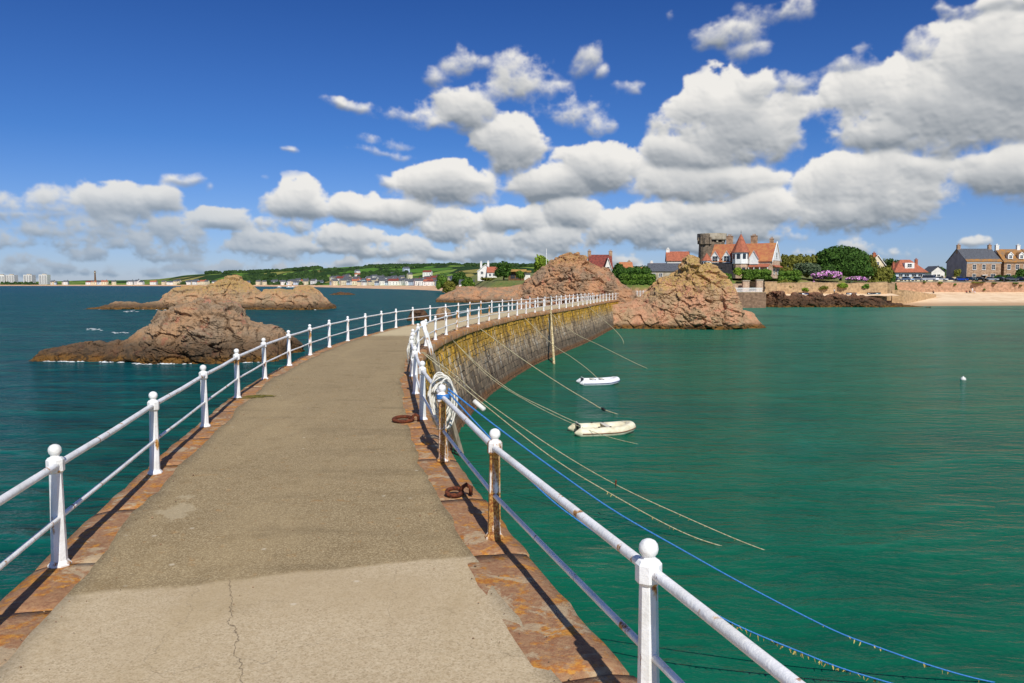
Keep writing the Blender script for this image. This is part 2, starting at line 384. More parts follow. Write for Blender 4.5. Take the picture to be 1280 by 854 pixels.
# ------------------------------------------------------------------ pier materials
def deck_mat():
    m, nt, bs, tc = newmat('worn_deck_concrete')
    P = tc.outputs['Object']; x, y, z = nt.xyz(P)
    n_big = nt.noise(P, .55, 5, .6); n_mid = nt.noise(P, 3.2, 5, .6); n_fine = nt.noise(P, 60., 3, .7); n_f2 = nt.noise(P, 24., 4, .65)
    peb = nt.voro(P, 95., 'F1', 1)          # exposed aggregate: one random tone per pebble
    pv = nt.n('ShaderNodeSeparateColor', {0: peb}).outputs[0]
    agg = nt.mix(nt.ss(pv, .1, .95), srgb(134, 117, 86), srgb(190, 172, 136))
    agg = nt.mix(nt.ss(n_fine, .4, .65), agg, srgb(136, 118, 86))
    agg = nt.mix(nt.m('MULTIPLY', nt.ss(n_mid, .5, .75), .35), agg, srgb(112, 92, 58))
    agg = nt.mix(nt.m('MULTIPLY', nt.ss(nt.noise(P, 6., 5, .7), .58, .72), .45), agg, srgb(168, 122, 62))   # rusty tint
    new = nt.mix(nt.m('MULTIPLY_ADD', nt.ss(n_f2, .3, .75), .45, nt.m('MULTIPLY', nt.ss(n_fine, .35, .7), .55)), srgb(206, 190, 160), srgb(172, 152, 120))
    new = nt.mix(nt.m('MULTIPLY', nt.ss(pv, .7, .95), .5), new, srgb(140, 122, 92))
    new = nt.mix(nt.m('MULTIPLY', nt.ss(n_big, .45, .7), .5), new, srgb(176, 156, 122))
    # the newer slab this side of a ragged joint, and the pale far length
    wob = nt.m('ADD', nt.m('MULTIPLY_ADD', n_mid, .22, -.11), nt.m('MULTIPLY_ADD', n_fine, .06, -.03))
    edge = nt.m('SUBTRACT', y, nt.m('ADD', nt.m('MULTIPLY_ADD', nt.m('ADD', x, 3.36), .304, 5.9), wob))
    near_f = nt.ss(edge, .05, -.05)
    far_f = nt.ss(nt.m('ADD', y, nt.m('MULTIPLY', n_mid, 1.5)), 36.5, 37.6)
    c = nt.mix(near_f, agg, new)
    c = nt.mix(nt.m('MULTIPLY', far_f, .8), c, srgb(206, 190, 154))
    # mortar patches along the left kerb
    px_ = nt.m('ADD', nt.m('ABSOLUTE', nt.m('ADD', nt.m('SUBTRACT', x, -3.45), nt.m('MULTIPLY', nt.m('SUBTRACT', y, 8.), .22))), nt.m('MULTIPLY', nt.m('ABSOLUTE', nt.m('SUBTRACT', y, 8.2)), .3))
    patch = nt.m('MULTIPLY', nt.ss(nt.m('ADD', px_, nt.m('MULTIPLY', nt.noise(P, 2.2, 7, .75), 1.3)), .82, .74), .5)
    c = nt.mix(patch, c, srgb(188, 174, 144))
    # damp stains and wear across the walk
    wear = nt.m('MULTIPLY', nt.ss(nt.noise(nt.scale(P, (1.3, .35, 1)), .7, 6, .7), .48, .7), .35); c = nt.mix(wear, c, srgb(178, 158, 120))
    c = nt.mix(nt.m('MULTIPLY', nt.ss(nt.noise(P, 1.7, 7, .72, .8), .60, .72), .3), c, srgb(104, 88, 60))
    stain = nt.m('MULTIPLY', nt.ss(nt.noise(nt.scale(P, (.5, 1.6, 1)), .9, 5, .65), .52, .74), .42)
    c = nt.mix(stain, c, srgb(112, 98, 72))
    # a crack in the newer slab and a few hairlines
    cx = nt.m('ADD', nt.m('MULTIPLY_ADD', nt.m('SUBTRACT', 6.03, y), .41, -2.19), nt.m('MULTIPLY_ADD', nt.noise(P, 3.2, 6, .6), .30, -.15))
    crack = nt.m('MULTIPLY', nt.ss(nt.m('ABSOLUTE', nt.m('SUBTRACT', x, cx)), .006, .001), near_f)
    hair = nt.m('MULTIPLY', nt.ss(nt.voro(nt.n('ShaderNodeVectorMath', {0: nt.noise(P, 2., 4, .6, out=1), 1: (.6, .6, 0), 2: P}, operation='MULTIPLY_ADD').outputs[0], .42, 'DISTANCE_TO_EDGE'), .0022, .0008), .3)
    cr = nt.m('MAXIMUM', crack, hair)
    c = nt.mix(nt.m('MULTIPLY', cr, .6), c, srgb(84, 70, 54))
    c = nt.mix(nt.m('MULTIPLY', nt.ss(nt.voro(P, 2.3, 'F1'), .075, .03), .55), c, srgb(214, 204, 182))   # droppings, pale spots
    nt.put(bs.inputs['Base Color'], nt.mix(1., c, (1., .985, .95), 'MULTIPLY')); bs.inputs['Roughness'].default_value = .9; bs.inputs['Specular IOR Level'].default_value = .25
    h = nt.m('ADD', nt.m('MULTIPLY', pv, nt.m('MULTIPLY_ADD', near_f, -.6, 1.)), nt.m('MULTIPLY', n_fine, .8))
    h = nt.m('SUBTRACT', nt.m('ADD', h, nt.m('MULTIPLY', n_mid, 1.4)), nt.m('MULTIPLY', cr, 4.))
    bump(nt, bs, h, .4, .008)
    return m
def kerb_mat():
    m, nt, bs, tc = newmat('pink_granite_kerb')
    P = tc.outputs['Object']
    g = nt.n('ShaderNodeNewGeometry').outputs['Random Per Island']
    n1 = nt.noise(P, 2.6, 5, .62); n2 = nt.noise(P, 22., 5, .65); n3 = nt.noise(P, 5.2, 6, .68); n4 = nt.noise(P, 90., 2)
    c = nt.mix(g, srgb(178, 132, 92), srgb(160, 130, 98))
    c = nt.mix(nt.ss(n2, .35, .68), c, srgb(146, 104, 76))
    c = nt.mix(nt.m('MULTIPLY', nt.ss(n1, .48, .68), .6), c, srgb(122, 96, 70))
    c = nt.mix(nt.m('MULTIPLY', nt.ss(n3, .49, .60), .68), c, nt.mix(nt.ss(n2, .4, .6), srgb(210, 146, 44), srgb(178, 108, 36)))   # orange lichen
    c = nt.mix(nt.m('MULTIPLY', nt.ss(nt.noise(P, 2.4, 6, .72, .6), .53, .6), .85), c, nt.mix(n2, srgb(196, 178, 146), srgb(160, 138, 108)))     # mortar smears
    c = nt.mix(nt.m('MULTIPLY', nt.ss(n4, .55, .75), .4), c, srgb(70, 52, 40))
    nt.put(bs.inputs['Base Color'], c); bs.inputs['Roughness'].default_value = .92; bs.inputs['Specular IOR Level'].default_value = .2
    bump(nt, bs, nt.m('ADD', n2, nt.m('MULTIPLY', n4, .5)), .6, .02)
    return m
def wall_mat():
    m, nt, bs, tc = newmat('lichened_harbour_masonry')
    P = tc.outputs['Object']; x, y, z = nt.xyz(P)
    g = nt.n('ShaderNodeNewGeometry').outputs['Random Per Island']
    n1 = nt.noise(P, .7, 5, .6); n2 = nt.noise(P, 3.5, 6, .65); n3 = nt.noise(P, 14., 5, .65)
    st = nt.noise(nt.scale(P, (1, 1, .07)), 2.0, 6, .66); st2 = nt.noise(nt.scale(P, (1, 1, .05)), 1.3, 6, .66)
    c = nt.mix(nt.m('ADD', nt.m('MULTIPLY', g, .6), nt.m('MULTIPLY', n3, .4)), srgb(184, 164, 134), srgb(134, 116, 94))
    # orange and yellow lichen over the upper courses
    lich = nt.ss(nt.m('ADD', nt.m('MULTIPLY_ADD', z, .30, -.75), nt.m('ADD', nt.m('MULTIPLY_ADD', n2, .9, -.45), nt.m('MULTIPLY_ADD', st, .9, -.45))), -.18, .16)
    c = nt.mix(nt.m('MULTIPLY', lich, .92), c, nt.mix(nt.ss(n3, .38, .64), srgb(214, 168, 44), srgb(150, 108, 30)))
    # dark run-off streaks and lime streaks
    c = nt.mix(nt.m('MULTIPLY', nt.ss(st2, .49, .60), .62), c, srgb(52, 42, 36)); c = nt.mix(nt.m('MULTIPLY', nt.ss(nt.noise(nt.scale(P, (1, 1, .06)), 3.6, 5, .6), .54, .66), .5), c, srgb(60, 50, 42))
    lime = nt.m('MULTIPLY', nt.m('MULTIPLY', nt.ss(st, .55, .66), nt.ss(n1, .36, .54)), nt.m('MULTIPLY', nt.ss(z, .7, 1.5), nt.ss(z, 3.7, 3.0)))
    c = nt.mix(nt.m('MULTIPLY', lime, .85), c, srgb(206, 202, 190))
    # black tidal band, then the pinkish weed-free footing at the water line
    dark = nt.ss(nt.m('ADD', z, nt.m('MULTIPLY_ADD', n2, 1.5, -.75)), 1.9, .8)
    c = nt.mix(nt.m('MULTIPLY', dark, .62), c, nt.mix(n3, srgb(66, 52, 42), srgb(38, 34, 32)))
    foot = nt.ss(nt.m('ADD', z, nt.m('MULTIPLY_ADD', n2, .5, -.25)), .5, .3)
    c = nt.mix(nt.m('MULTIPLY', foot, .8), c, nt.mix(nt.ss(n3, .4, .6), srgb(128, 88, 58), srgb(88, 66, 38)))
    nt.put(bs.inputs['Base Color'], c); bs.inputs['Roughness'].default_value = .9; bs.inputs['Specular IOR Level'].default_value = .25
    bump(nt, bs, nt.m('ADD', n3, nt.m('MULTIPLY', n2, .7)), .7, .06)
    return m
M['deck'] = deck_mat(); M['kerb'] = kerb_mat(); M['pier_wall'] = wall_mat()

sR = np.r_[0, np.cumsum(np.linalg.norm(np.diff(RL, axis=0), axis=1))]
pier = thing('stone_pier', 'long curving stone pier with worn concrete walkway and lichen-covered harbour wall', 'pier', (0, 0, 0))
NN = 1500
Lk = even(LL + nL*.25, NN); Rk = even(RL - nR*.27, NN)          # inner edges of the kerbs
# concrete walk: laid over the kerb stones, its edges ragged
cols = 17; G = np.zeros((NN, cols, 3))
sa_ = np.linspace(0, sR[-1] if 'sR' in globals() else 240, NN); jl = fbm(np.stack([sa_*.8, np.zeros(NN), np.zeros(NN)], 1), 6, 3, .62)*.17; jr = fbm(np.stack([sa_*.8, np.zeros(NN)+9, np.zeros(NN)], 1), 6, 5, .62)*.17
for j in range(cols):
    f = j/(cols-1)
    G[:, j, :2] = Lk*(1-f) + Rk*f
W = (Rk - Lk); W /= np.linalg.norm(W, axis=1)[:, None]
G[:, 0, :2] += W*jl[:, None]; G[:, -1, :2] += W*jr[:, None]
G[..., 2] = DECK + .012 + .012*fbm(np.c_[G[..., :2].reshape(-1, 2)*.8, np.zeros(NN*cols)], 2).reshape(NN, cols)
G2 = np.concatenate([G[:, :1], G, G[:, -1:]], 1); G2[:, 0, 2] -= .05; G2[:, -1, 2] -= .05
deck = MB().grid(G2).build('walkway', M['deck'], pier, True); fix_normals(deck)

def kerb(P, nrm, side, name, seed):
    """granite kerb stones along a line; side +1: the outer edge lies to the right"""
    r = random.Random(seed); mb = MB()
    s = np.r_[0, np.cumsum(np.linalg.norm(np.diff(P, axis=0), axis=1))]; pos = 0.
    at = lambda q, off: np.array([np.interp(q, s, P[:, 0] + nrm[:, 0]*off*side), np.interp(q, s, P[:, 1] + nrm[:, 1]*off*side)])
    while pos < s[-1] - 1.2:
        ln = r.uniform(.9, 2.3); q0, q1 = pos + .004, pos + ln - .004; pos += ln
        a0, a1 = -.56 + r.uniform(-.04, .04), .20 + r.uniform(-.02, .02); top = DECK + r.uniform(-.006, .004)
        nu, nv = 11, 6; Gk = np.zeros((nu, nv, 3)); tw = r.uniform(-.012, .012)
        for i in range(nu):
            for j in range(nv):
                u, v = i/(nu-1), j/(nv-1); off = a0*(1-v) + a1*v
                Gk[i, j, :2] = at(q0*(1-u) + q1*u, off); Gk[i, j, 2] = top + tw*(u-.5) - .03*(max(0, abs(v-.5)-.36)/.14)**2 - .006*(max(0, abs(u-.5)-.42)/.08)**2
        flat = Gk.reshape(-1, 3); e = fbm(flat*3.1, 3, seed); flat[:, 2] += e*.014
        e2 = fbm(flat*2.9, 4, seed+5)*.035; ow = (np.tile(np.arange(nv), nu) == nv-1)
        nn = at((q0+q1)/2, 1.) - at((q0+q1)/2, 0.); flat[ow, :2] += (nn[None]*e2[ow, None])
        b = len(mb.v); mb.grid(Gk)
        ring = [i*nv for i in range(nu)] + [(nu-1)*nv + j for j in range(1, nv)] + [i*nv + nv-1 for i in range(nu-2, -1, -1)] + [j for j in range(nv-2, 0, -1)]
        low = []
        for k in ring:
            q = mb.v[b+k]; mb.v.append((q[0], q[1], DECK - .30)); low.append(len(mb.v)-1)
        nr = len(ring)
        mb.f += [(b+ring[k], b+ring[(k+1) % nr], low[(k+1) % nr], low[k]) for k in range(nr)]; mb.m += [0]*nr
    o = mb.build(name, M['kerb'], pier, True); fix_normals(o)
    return o
tag(kerb(RL, nR, 1, 'kerb', 5), 'pink granite kerb with orange lichen beside the harbour')
tag(kerb(LL, nL, -1, 'kerb', 8), 'pink granite kerb with orange lichen beside the open sea')

def masonry(P, nrm, side, s0, s1, name, seed, batter=1.15):
    """battered wall of separate rough stones, courses about 0.45 m high; every stone its own loose piece of the mesh"""
    r = random.Random(seed); mb = MB()
    s = np.r_[0, np.cumsum(np.linalg.norm(np.diff(P, axis=0), axis=1))]
    top = DECK - .30; Ht = top + 1.0
    at = lambda q, off: (np.interp(q, s, P[:, 0] + nrm[:, 0]*off*side), np.interp(q, s, P[:, 1] + nrm[:, 1]*off*side))
    boff = lambda z: .13 + batter*((top - z)/Ht)**1.15
    z = top
    while z > -1.0:
        h = r.uniform(.24, .5); z0 = max(z - h, -1.0); pos = s0 - r.uniform(0, .8)
        while pos < s1:
            ln = r.uniform(.3, 1.0); g = .006; out = r.uniform(-.03, .035)
            n_u = 3; nv = 3; Gk = np.zeros((n_u+2, nv+2, 3)); tl = r.uniform(-.05, .05)
            us = [0, .06, .5, .94, 1]; vs_ = [0, .1, .5, .9, 1]
            for i, u in enumerate(us):
                for j, v in enumerate(vs_):
                    q = pos + g + (ln - 2*g)*u; zz = z0 + g + (z - z0 - 2*g)*v
                    edge = i in (0, 4) or j in (0, 4)
                    o_ = boff(zz) + (-.018 if edge else out + tl*(u-.5) + r.uniform(-.02, .02))
                    a, b = at(q, o_); Gk[i, j] = (a, b, zz)
            mb.grid(Gk); pos += ln
        z = z0
    # mortar bed just behind the stones
    q = np.arange(s0, s1, .5); zs = np.linspace(top + .02, -1.0, 9); B = np.zeros((len(q), len(zs), 3))
    for j, zz in enumerate(zs):
        a, b = at(q, boff(zz) - .035); B[:, j, 0] = a; B[:, j, 1] = b; B[:, j, 2] = zz
    mb.grid(B)
    o = mb.build(name, M['pier_wall'], pier, False); fix_normals(o); return o
sR = np.r_[0, np.cumsum(np.linalg.norm(np.diff(RL, axis=0), axis=1))]; sL = np.r_[0, np.cumsum(np.linalg.norm(np.diff(LL, axis=0), axis=1))]
tag(masonry(RL, nR, 1, sR[0], sR[-1]-2, 'harbour_wall', 21), 'stone harbour wall streaked with yellow lichen and white lime')
tag(masonry(LL, nL, -1, sL[0], sL[-1]-2, 'seaward_wall', 22, .9), 'stone wall on the open sea side')

# ------------------------------------------------------------------ railings
SHAFT = [(.092, 0.), (.092, .014), (.078, .03), (.064, .05), (.058, .30), (.05, .79)]
def post_meshes():
    out = {}
    for key in ('white', 'white_rusty'):
        a = MB().lathe(SHAFT + [(.054, .795), (.071, .812), (.071, .905), (.056, .925), (.036, .932), (.034, .948)], 8, rot=math.pi/8)
        o = a.build('post', M[key]); me = o.data; bpy.data.objects.remove(o)
        out[key] = me
    b = MB().lathe([(.022, .94), (.034, .944), (.048, .962), (.053, .985), (.049, 1.008), (.036, 1.026), (.016, 1.036), (.003, 1.038)], 14)
    o = b.build('finial', M['white'], smooth=True); me = o.data; bpy.data.objects.remove(o)
    return out, me
POST, FINIAL = post_meshes()
def railing(P, name, label, s_ref, step, s_end, rusty=()):
    root = thing(name, label, 'railing', (0, 0, 0))
    s = np.r_[0, np.cumsum(np.linalg.norm(np.diff(P, axis=0), axis=1))]
    k0 = -int(s_ref//step); pts = []
    k = k0
    while s_ref + k*step < s_end:
        q = s_ref + k*step; pts.append((k, np.interp(q, s, P[:, 0]), np.interp(q, s, P[:, 1]))); k += 1
    r = random.Random(3); xy = []
    for i, (k, x, y) in enumerate(pts):
        a = pts[max(i-1, 0)]; b = pts[min(i+1, len(pts)-1)]
        p = bpy.data.objects.new('post', POST['white_rusty' if k in rusty else 'white']); COL.objects.link(p); p.parent = root
        lx, ly = r.uniform(-.012, .012), r.uniform(-.012, .012)
        p.location = (x, y, DECK); p.rotation_euler = (lx, ly, math.atan2(b[2]-a[2], b[1]-a[1]) + r.uniform(-.05, .05))
        if k in rusty: p['label'] = 'post with rust streaks down its shaft'
        f = bpy.data.objects.new('finial', FINIAL); COL.objects.link(f); f.parent = p
        xy.append((x + ly*.86, y - lx*.86))
    for h, rad, nm in ((.862, .031, 'top_rail'), (.41, .0215, 'lower_rail')):
        path = []
        for (x, y), nx in zip(xy, xy[1:] + [None]):
            path.append((x, y, DECK + h))
            if nx: path.append(((x+nx[0])/2 + r.uniform(-.006, .006), (y+nx[1])/2, DECK + h - .006 + r.uniform(-.006, .004)))
        MB().tube(path, rad, 10).build(nm, M['white'], root, True)
    return root, xy
rr, Rposts = railing(RL, 'harbour_railing', 'white iron railing of ball-topped posts along the harbour side of the pier', np.interp(nearest_s(RL, near), range(len(sR)), sR), 3.345, sR[-1]-3, rusty=(1, 2, 11, 14))
lr, Lposts = railing(LL, 'seaward_railing', 'white iron railing of ball-topped posts along the open sea side of the pier', np.interp(nearest_s(LL, lp[0]), range(len(sL)), sL), 3.36, sL[-1]-3, rusty=(16, 17))
RP = lambda k: next(np.array(p) for p in [sorted(Rposts, key=lambda p: abs(p[1]-(4.06 + 3.3*k)))[0]])
print('right posts', [tuple(np.round(p, 2)) for p in Rposts[:14]])

# ------------------------------------------------------------------ ropes, rings, ladder
def rope(path, start, end, rad, mat, label, tail=True, cat='rope', group=None, weed=None):
    """a mooring line in the upright plane from start (x, y) to end (x, y); its sag follows the photographed line"""
    a, b = np.array(start, float), np.array(end, float); pts = []
    nrm = np.array([b[1]-a[1], -(b[0]-a[0])])
    for px, py in path:
        d = ray(px, py); den = d[0]*nrm[0] + d[1]*nrm[1]; t = (a @ nrm)/den
        pts.append(np.array([0, 0, CZ]) + d*t)
    pts = resample(pts, .12)
    k_ = next((i for i, p in enumerate(pts) if p[2] < -.012), len(pts)); pts = [p for p in pts[:k_+1]]
    o = MB().tube(pts, rad, 6).build('mooring_rope', M[mat], None, True); tag(o, label, cat, group)
    if weed:
        r = random.Random(len(pts)); mb = MB()
        for lo, hi, n, ln in weed:
            for _ in range(n):
                p = pts[int((r.uniform(lo, hi))*(len(pts)-1))]; w = r.uniform(.004, .014); l_ = r.uniform(.3, 1)*ln
                dx, dy = r.uniform(-.05, .05), r.uniform(-.05, .05)
                mb.add([(p[0]-w, p[1], p[2]+.01), (p[0]+w, p[1]+.01, p[2]+.01), (p[0]+dx+w*.4, p[1]+dy, p[2]-l_), (p[0]+dx-w*.3, p[1]+dy, p[2]-l_*.9), (p[0]+dx*.5+w, p[1]+dy*.5-w, p[2]-l_*.5)], [(0, 1, 4, 2, 3)])
        tag(mb.build('seaweed', M['pale_weed'], o), kind='stuff')
    return o
e = lambda px, py: pz(px, py, 0)[:2]
P2 = RP(2); P5 = RP(6); P8 = RP(9)
rope([(560, 486), (620, 533), (700, 592), (770, 640), (850, 686), (940, 736), (1040, 787), (1100, 810), (1160, 831), (1215, 847), (1262, 857)], P2, e(1240, 853), .0125, 'blue_rope', 'upper blue mooring rope from the blue-banded post, tufted with pale weed', weed=[(.62, .98, 26, .06)])
rope([(560, 490), (600, 534), (680, 617), (740, 663), (800, 702), (900, 771), (1015, 821), (1060, 838), (1110, 853), (1140, 861)], P2, e(1120, 857), .0125, 'blue_rope', 'lower blue mooring rope from the post with the blue band, trailing dark and pale weed', weed=[(.6, .98, 60, .09)])
rope([(527, 440), (598, 500), (690, 572), (770, 621), (850, 664), (910, 685), (970, 697), (1010, 699)], P5, e(1000, 699), .013, 'pale_rope', 'lower of the two pale mooring ropes that carry on past the white sleeve', weed=[(.55, .95, 24, .06)])
rope([(529, 440), (570, 470), (605, 500), (690, 559), (770, 606), (860, 648), (940, 682), (985, 695), (1050, 701)], P5, e(1040, 701), .011, 'pale_rope', 'upper of the two pale mooring ropes that meet beyond the dark tag', weed=[(.5, .95, 16, .05)])
Q9 = RP(12)
rope([(592, 405), (650, 447), (700, 480), (740, 504), (752, 511), (775, 519)], Q9 if False else pz(592, 405.5, DECK)[:2], e(768, 517), .022, 'pale_rope', 'thick straw-coloured mooring rope from the wall top down to a dark shackle', weed=[(.8, 1, 10, .1)])
rope([(557, 417), (600, 458), (640, 489), (690, 514), (718, 527), (740, 536)], pz(560, 416, DECK)[:2], e(728, 531), .014, 'pale_rope', 'thin pale painter running down to the cream dinghy')
rope([(560, 419), (610, 470), (660, 502), (712, 528), (760, 546), (800, 556)], pz(562, 417, DECK)[:2], e(790, 554), .012, 'pale_rope', 'thin pale rope slipping under water beside the cream dinghy')
rope([(684, 388), (716, 415), (750, 432), (790, 452), (812, 462)], pz(684, 388, DECK)[:2], e(806, 460), .022, 'pale_rope', 'faint mooring rope from the middle of the lichened wall')
rope([(652, 394), (690, 430), (715, 447), (735, 462), (752, 478)], pz(652, 393, DECK)[:2], e(745, 472), .02, 'pale_rope', 'faint mooring rope leading down to the white dinghy')
rope([(733, 381), (752, 398), (768, 412), (778, 424), (780, 433)], pz(733, 381, DECK)[:2], e(779, 430), .024, 'pale_rope', 'farthest mooring rope, hanging from the wall near the pink rock')

# white sleeve on the pale rope, dark shackle and tag
sleeve_p = None
def on_plane(px, py, a, b):
    nrm = np.array([b[1]-a[1], -(b[0]-a[0])]); d = ray(px, py); t = (np.array(a) @ nrm)/(d[0]*nrm[0] + d[1]*nrm[1]); return np.array([0, 0, CZ]) + d*t
a_, b_ = on_plane(592, 501, P5, e(1000, 699)), on_plane(606, 513, P5, e(1000, 699))
tag(MB().tube([a_, a_*.95+b_*.05, a_*.05+b_*.95, b_], [.03, .075, .075, .03], 10).build('rope_sleeve', M['white_plain'], None, True), 'white plastic sleeve threaded on the pale mooring rope', 'rope sleeve')
a_ = on_plane(770, 602, P5, e(1040, 701)); 
tag(MB().tube([a_ + (0, 0, .05), a_, a_ - (.01, 0, .06), a_ - (0, 0, .16)], [.012, .026, .02, .008], 8).build('rope_tag', M['rust'], None, True), 'dark tag hanging from the upper pale mooring rope', 'rope tag')
s0 = pz(592, 405.5, DECK)[:2]; a_ = on_plane(752, 510.5, s0, e(768, 517)); b_ = on_plane(757, 513, s0, e(768, 517))
tag(MB().tube([a_, a_*.6+b_*.4, b_], [.05, .085, .045], 8).build('rope_shackle', M['black'], None, True), 'dark shackle at the end of the thick straw-coloured rope', 'shackle')

# lashings on the posts
def coil(c, r0, turns, z0, z1, rad, n=14):
    return [(c[0] + r0*math.cos(2*math.pi*t/n), c[1] + r0*math.sin(2*math.pi*t/n), z0 + (z1-z0)*t/(turns*n) + .004*math.sin(t*2.1)) for t in range(int(turns*n)+1)]
tag(MB().tube(coil(P2, .078, 4, DECK+.845, DECK+.90, .0125), .0125, 6).build('rope_lashing', M['blue_rope'], None, True), 'blue rope wound round the head of a rust-streaked post', 'rope lashing')
for k_, lb in ((5, 'white rope wound thickly round the rail post beyond the ladder'), (6, 'grey-white rope lashed to the rail post where the pale ropes start')):
    p = RP(k_); mb = MB(); rr_ = random.Random(k_)
    mb.tube(coil(p, .082, 7, DECK+.60, DECK+.86, .016), .017, 6)
    for q in range(9): 
        an = rr_.uniform(0, 6.28); mb.tube([(p[0]+.08*math.cos(an), p[1]+.08*math.sin(an), DECK+.84), (p[0]+.12*math.cos(an+.3), p[1]+.12*math.sin(an+.3), DECK+.68), (p[0]+.09*math.cos(an+.5), p[1]+.09*math.sin(an+.5), DECK+rr_.uniform(.25, .5))], .013, 6)
    tag(mb.build('rope_lashing', M['white_rope'], None, True), lb, 'rope lashing')
# coil of white rope hung on the rail between posts 2 and 3
P3 = RP(3); hang = P2*.80 + P3*.20
mb = MB(); rr_ = random.Random(9); dirr = (P3-P2)/np.linalg.norm(P3-P2); nn_ = np.array([dirr[1], -dirr[0]])
for q in range(10):
    w, h_, ctr = rr_.uniform(.11, .19), rr_.uniform(.50, .82), rr_.uniform(-.03, .05); sh = rr_.uniform(-.08, .08)
    pts = []
    for t in range(29):
        an = 2*math.pi*t/28; u = ctr + .06 + w*math.sin(an)*(1 + .25*math.cos(an)); v = .99 + .05*(q % 3) - h_*(.5 - .5*math.cos(an)) + .015*math.sin(3*an + q)
        xy = hang + nn_*u + dirr*(sh + .03*q - .15 + .05*math.cos(an)); pts.append((xy[0], xy[1], DECK + v))
    mb.tube(pts, .0135, 6, cap=False)
tag(mb.build('rope_coil', M['white_rope'], None, True), 'coil of white rope hung over the top rail next to the blue-banded post', 'rope coil')
mb = MB()
for q in range(4):
    xy = hang + dirr*(-.14 + .03*q) + nn_*.06; mb.tube([(xy[0], xy[1], DECK+.9), (xy[0]+.02, xy[1]-.02, DECK+.55), (xy[0]+.05, xy[1]-.08, DECK+.1), (xy[0]+.08, xy[1]-.1, DECK-.2 - .1*q)], .013, 6)
tag(mb.build('loose_rope', M['white_rope'], None, True), 'loose white rope ends trailing over the pier edge below the rope coil', 'rope')

def ring(c, R_, r_, tilt, name, label, mat='rust', n=36, squash=1.):
    mb = MB(); pts = []
    for t in range(n+1):
        a = 2*math.pi*t/n; pts.append(Matrix.Rotation(tilt, 3, 'X') @ Vector((R_*math.cos(a), R_*squash*math.sin(a), 0)))
    mb.tube(pts, r_, 8, cap=False)
    root = thing(name, label, 'mooring ring', c)
    mb.build('ring', M[mat], root, True)
    b = MB(); b.tube([(R_, 0, -.03), (R_, 0, .05), (R_+.05, 0, .085), (R_+.1, 0, .05), (R_+.1, 0, -.03)], .026, 8); b.build('staple', M[mat], root, True)
    return root
p = pz(504, 528, DECK); ring((p[0], p[1], DECK+.055), .165, .032, R(5), 'mooring_ring', 'large rusty iron mooring ring lying flat on the walkway')
p = pz(568, 620, DECK); ring((p[0], p[1], DECK+.045), .085, .024, R(14), 'mooring_ring', 'small rusty mooring ring on the kerb stone beside the rust-streaked post')
p = pz(318, 498, DECK); mb = MB(); rr_ = random.Random(4)
for q in range(14):
    an = rr_.uniform(-.4, .4); l_ = rr_.uniform(.2, .55); c = np.array([p[0], p[1]]) + np.array([rr_.uniform(-.25, .25), rr_.uniform(-.25, .25)])
    mb.tube([(c[0]-l_*.5, c[1]+an*.2, DECK+.03), (c[0], c[1]+rr_.uniform(-.1, .1), DECK+.035), (c[0]+l_*.5, c[1]-an*.3, DECK+.028)], .006, 5)
tag(mb.build('weed_scrap', M['weed'], None), 'scrap of dried dark weed on the walkway by the left kerb', 'weed')

# grit and crumbs of stone gathered along the kerbs
mb = MB(); rr_ = random.Random(31)
for q in range(900):
    P_, side_ = (Lk, 1) if rr_.random() < .5 else (Rk, -1)
    i = int(len(P_)*(.02 + .16*rr_.random()**1.4)); w_ = W[i]*side_; o_ = abs(rr_.gauss(0, .22)) - .08 if rr_.random() < .75 else rr_.uniform(0, 3)
    c = P_[i] + w_*o_ + np.array([rr_.uniform(-.06, .06), rr_.uniform(-.06, .06)]); s_ = rr_.uniform(.003, .009)*(2 if rr_.random() < .06 else 1); z_ = DECK + .014 + s_*.4
    mb.add([(c[0] + s_*rr_.uniform(.6, 1.3)*a, c[1] + s_*rr_.uniform(.6, 1.3)*b, z_ + s_*rr_.uniform(.5, .9)*c_) for a, b, c_ in ((1, 0, 0), (0, 1, 0), (-1, 0, 0), (0, -1, 0), (0, 0, 1), (0, 0, -1))], [(0, 1, 4), (1, 2, 4), (2, 3, 4), (3, 0, 4), (1, 0, 5), (2, 1, 5), (3, 2, 5), (0, 3, 5)])
M['grit'] = pmat('loose_grit', srgb(170, 140, 108), srgb(104, 84, 64), 20., .95, .2, island=.9)
tag(mb.build('grit', M['grit']), kind='stuff')
# iron ladder over the edge: leaning white hand-stanchions and grey stiles down the wall
i0 = int(np.argmin(np.abs(RL[:, 1] - 29.2) + (np.arange(len(RL)) < 20)*99)); lc = RL[i0]; ln_ = nR[i0]; lt = np.array([-ln_[1], ln_[0]])
lad = thing('pier_ladder', 'grey timber ladder down the harbour wall topped by leaning white hand bars', 'ladder', (lc[0], lc[1], DECK))
for sgn in (-.26, .26):
    q = lambda off, z, s_=sgn: (ln_[0]*off + lt[0]*s_, ln_[1]*off + lt[1]*s_, z)
    MB().tube([q(.36, -.30), q(.30, .0), q(.12, .62), q(.0, 1.02)], .06, 8).build('hand_bar', M['white'], lad, True)
M['grey_wood'] = pmat('weathered_grey_timber', srgb(150, 140, 120), srgb(98, 90, 76), 4., .9, .5, stretch=(1, 1, .15))
for sgn in (-.26, .26):
    b = MB(); b.tube([(ln_[0]*.36 + lt[0]*sgn, ln_[1]*.36 + lt[1]*sgn, -.2), (ln_[0]*.95 + lt[0]*sgn, ln_[1]*.95 + lt[1]*sgn, -2.3), (ln_[0]*1.62 + lt[0]*sgn, ln_[1]*1.62 + lt[1]*sgn, -4.7)], .075, 4); b.build('stile', M['grey_wood'], lad)
b = MB()
